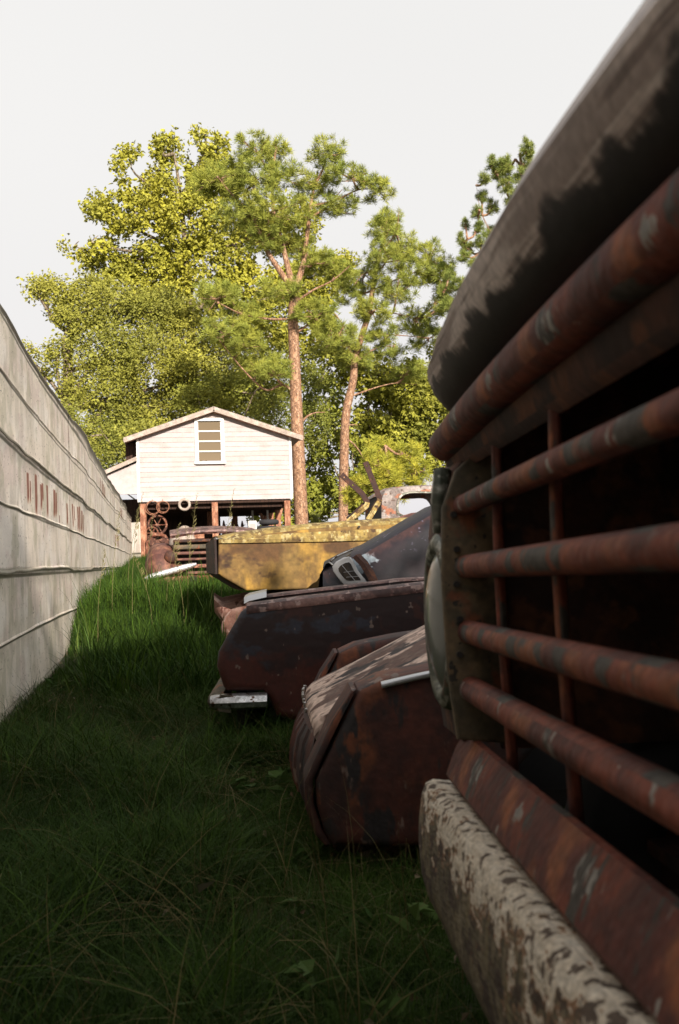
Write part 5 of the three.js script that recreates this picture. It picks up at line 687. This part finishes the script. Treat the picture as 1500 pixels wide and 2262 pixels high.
  clump(-0.25, -14.2, 18, 0.9, 'tall grass clump mid-path right of the fence', 7); clump(-0.65, -15.5, 16, 1.0, 'tall grass clump close to the fence far off', 9); clump(0.35, -9.3, 14, 0.55, 'short green clump left of the maroon wreck', 10);
  const stems = [[-0.6, -12.5, 1.5, 0.12], [-0.35, -12.2, 1.55, 0.1], [0.05, -12.6, 1.35, 0.2], [0.3, -12.0, 1.7, 0.15], [0.42, -12.6, 1.3, -0.1], [0.72, -12.4, 1.75, 0.2], [0.15, -13.4, 1.2, 0.1], [-0.1, -11.8, 1.0, -0.2], [0.55, -11.6, 1.1, 0.15], [-0.45, -13.5, 1.75, 0.25], [0.85, -12.9, 1.3, 0.1], [0.25, -11.2, 1.05, -0.1], [-0.7, -11.3, 1.1, 0.1], [-0.2, -13.0, 1.45, 0.12]];
  const words = ['leftmost fence-side', 'second from the fence, upright', 'short right-leaning, mid-path', 'tall, in front of the barn crate,', 'short left-leaning, below the barn,', 'tallest, next to the yellow shell,', 'low, deepest mid-path', 'low left-leaning', 'low, beside the pinkish wreck,', 'tall, strongly right-leaning, by the fence,', 'rightmost short', 'nearest low left-leaning', 'low, touching the fence,', 'medium, upright, mid-path'];
  stems.forEach(([x, z, h, b], i) => { const s = thing('seed_stem', words[i] + ' grass seed stem rising from the path', 'grass stem', [x, ground(x, z), z], 'tall seed stems'); mesh('stem', limb([[0, -0.02, 0], [b * 0.2, h * 0.5, 0], [b, h, 0.05]], [0.003, 0.0024, 0.0015], 5, 4), stemM, s); const P = []; const q = rng(70 + i); for (let k = 0; k < 26; k++) { const t = 0.72 + 0.28 * k / 25, px = b * (t * t), py = h * t, a = q() * 6.28, l = 0.05 * (1.2 - (t - 0.72) * 3); P.push(px, py, 0.05 * t, px + Math.cos(a) * l, py + l * 0.9, Math.sin(a) * l + 0.05 * t, px + Math.cos(a) * l * 0.6 + 0.008, py + l * 0.4, Math.sin(a) * l * 0.6 + 0.05 * t); } mesh('seed_head', rawGeo(P), stemM, s); });
}
// litter in the grass
{
  const paper = plain(0.7, 0.69, 0.66), scrap = (x, z, s, label, seed, lift = 0.12) => { const q = rng(seed), P = [], n = 4, at = (i, j) => [(i / n - 0.5) * s, lift + 0.35 * s * hash(i, j, seed), (j / n - 0.5) * s * 0.7]; for (let i = 0; i < n; i++) for (let j = 0; j < n; j++) { if (q() < 0.15) continue; P.push(...at(i, j), ...at(i + 1, j), ...at(i, j + 1), ...at(i + 1, j), ...at(i + 1, j + 1), ...at(i, j + 1)); } const g = rawGeo(P), o = mesh('paper_scrap', g, paper); o.name = numbered('paper_scrap'); o.position.set(x, ground(x, z) - 0.03, z); o.rotation.y = seed; tag(o, label, 'litter'); };
  scrap(0.33, -9.2, 0.1, 'larger crumpled white paper scrap in the grass', 5); scrap(0.5, -9.0, 0.06, 'tiny white paper scrap right of the larger one', 6);
  const lf = mesh('dead_leaf', rawGeo([0, 0, 0, 0.02, 0.012, 0.03, 0, 0.004, 0.09, 0, 0, 0, 0, 0.004, 0.09, -0.02, 0.014, 0.03]), plain(0.3, 0.26, 0.2)); lf.position.set(0.08, 0.2, -2.75); lf.rotation.set(-0.6, 0.5, 0.2); tag(lf, 'single pale dead leaf lying on the near grass', 'leaf');
}
renderer.render(scene, camera);
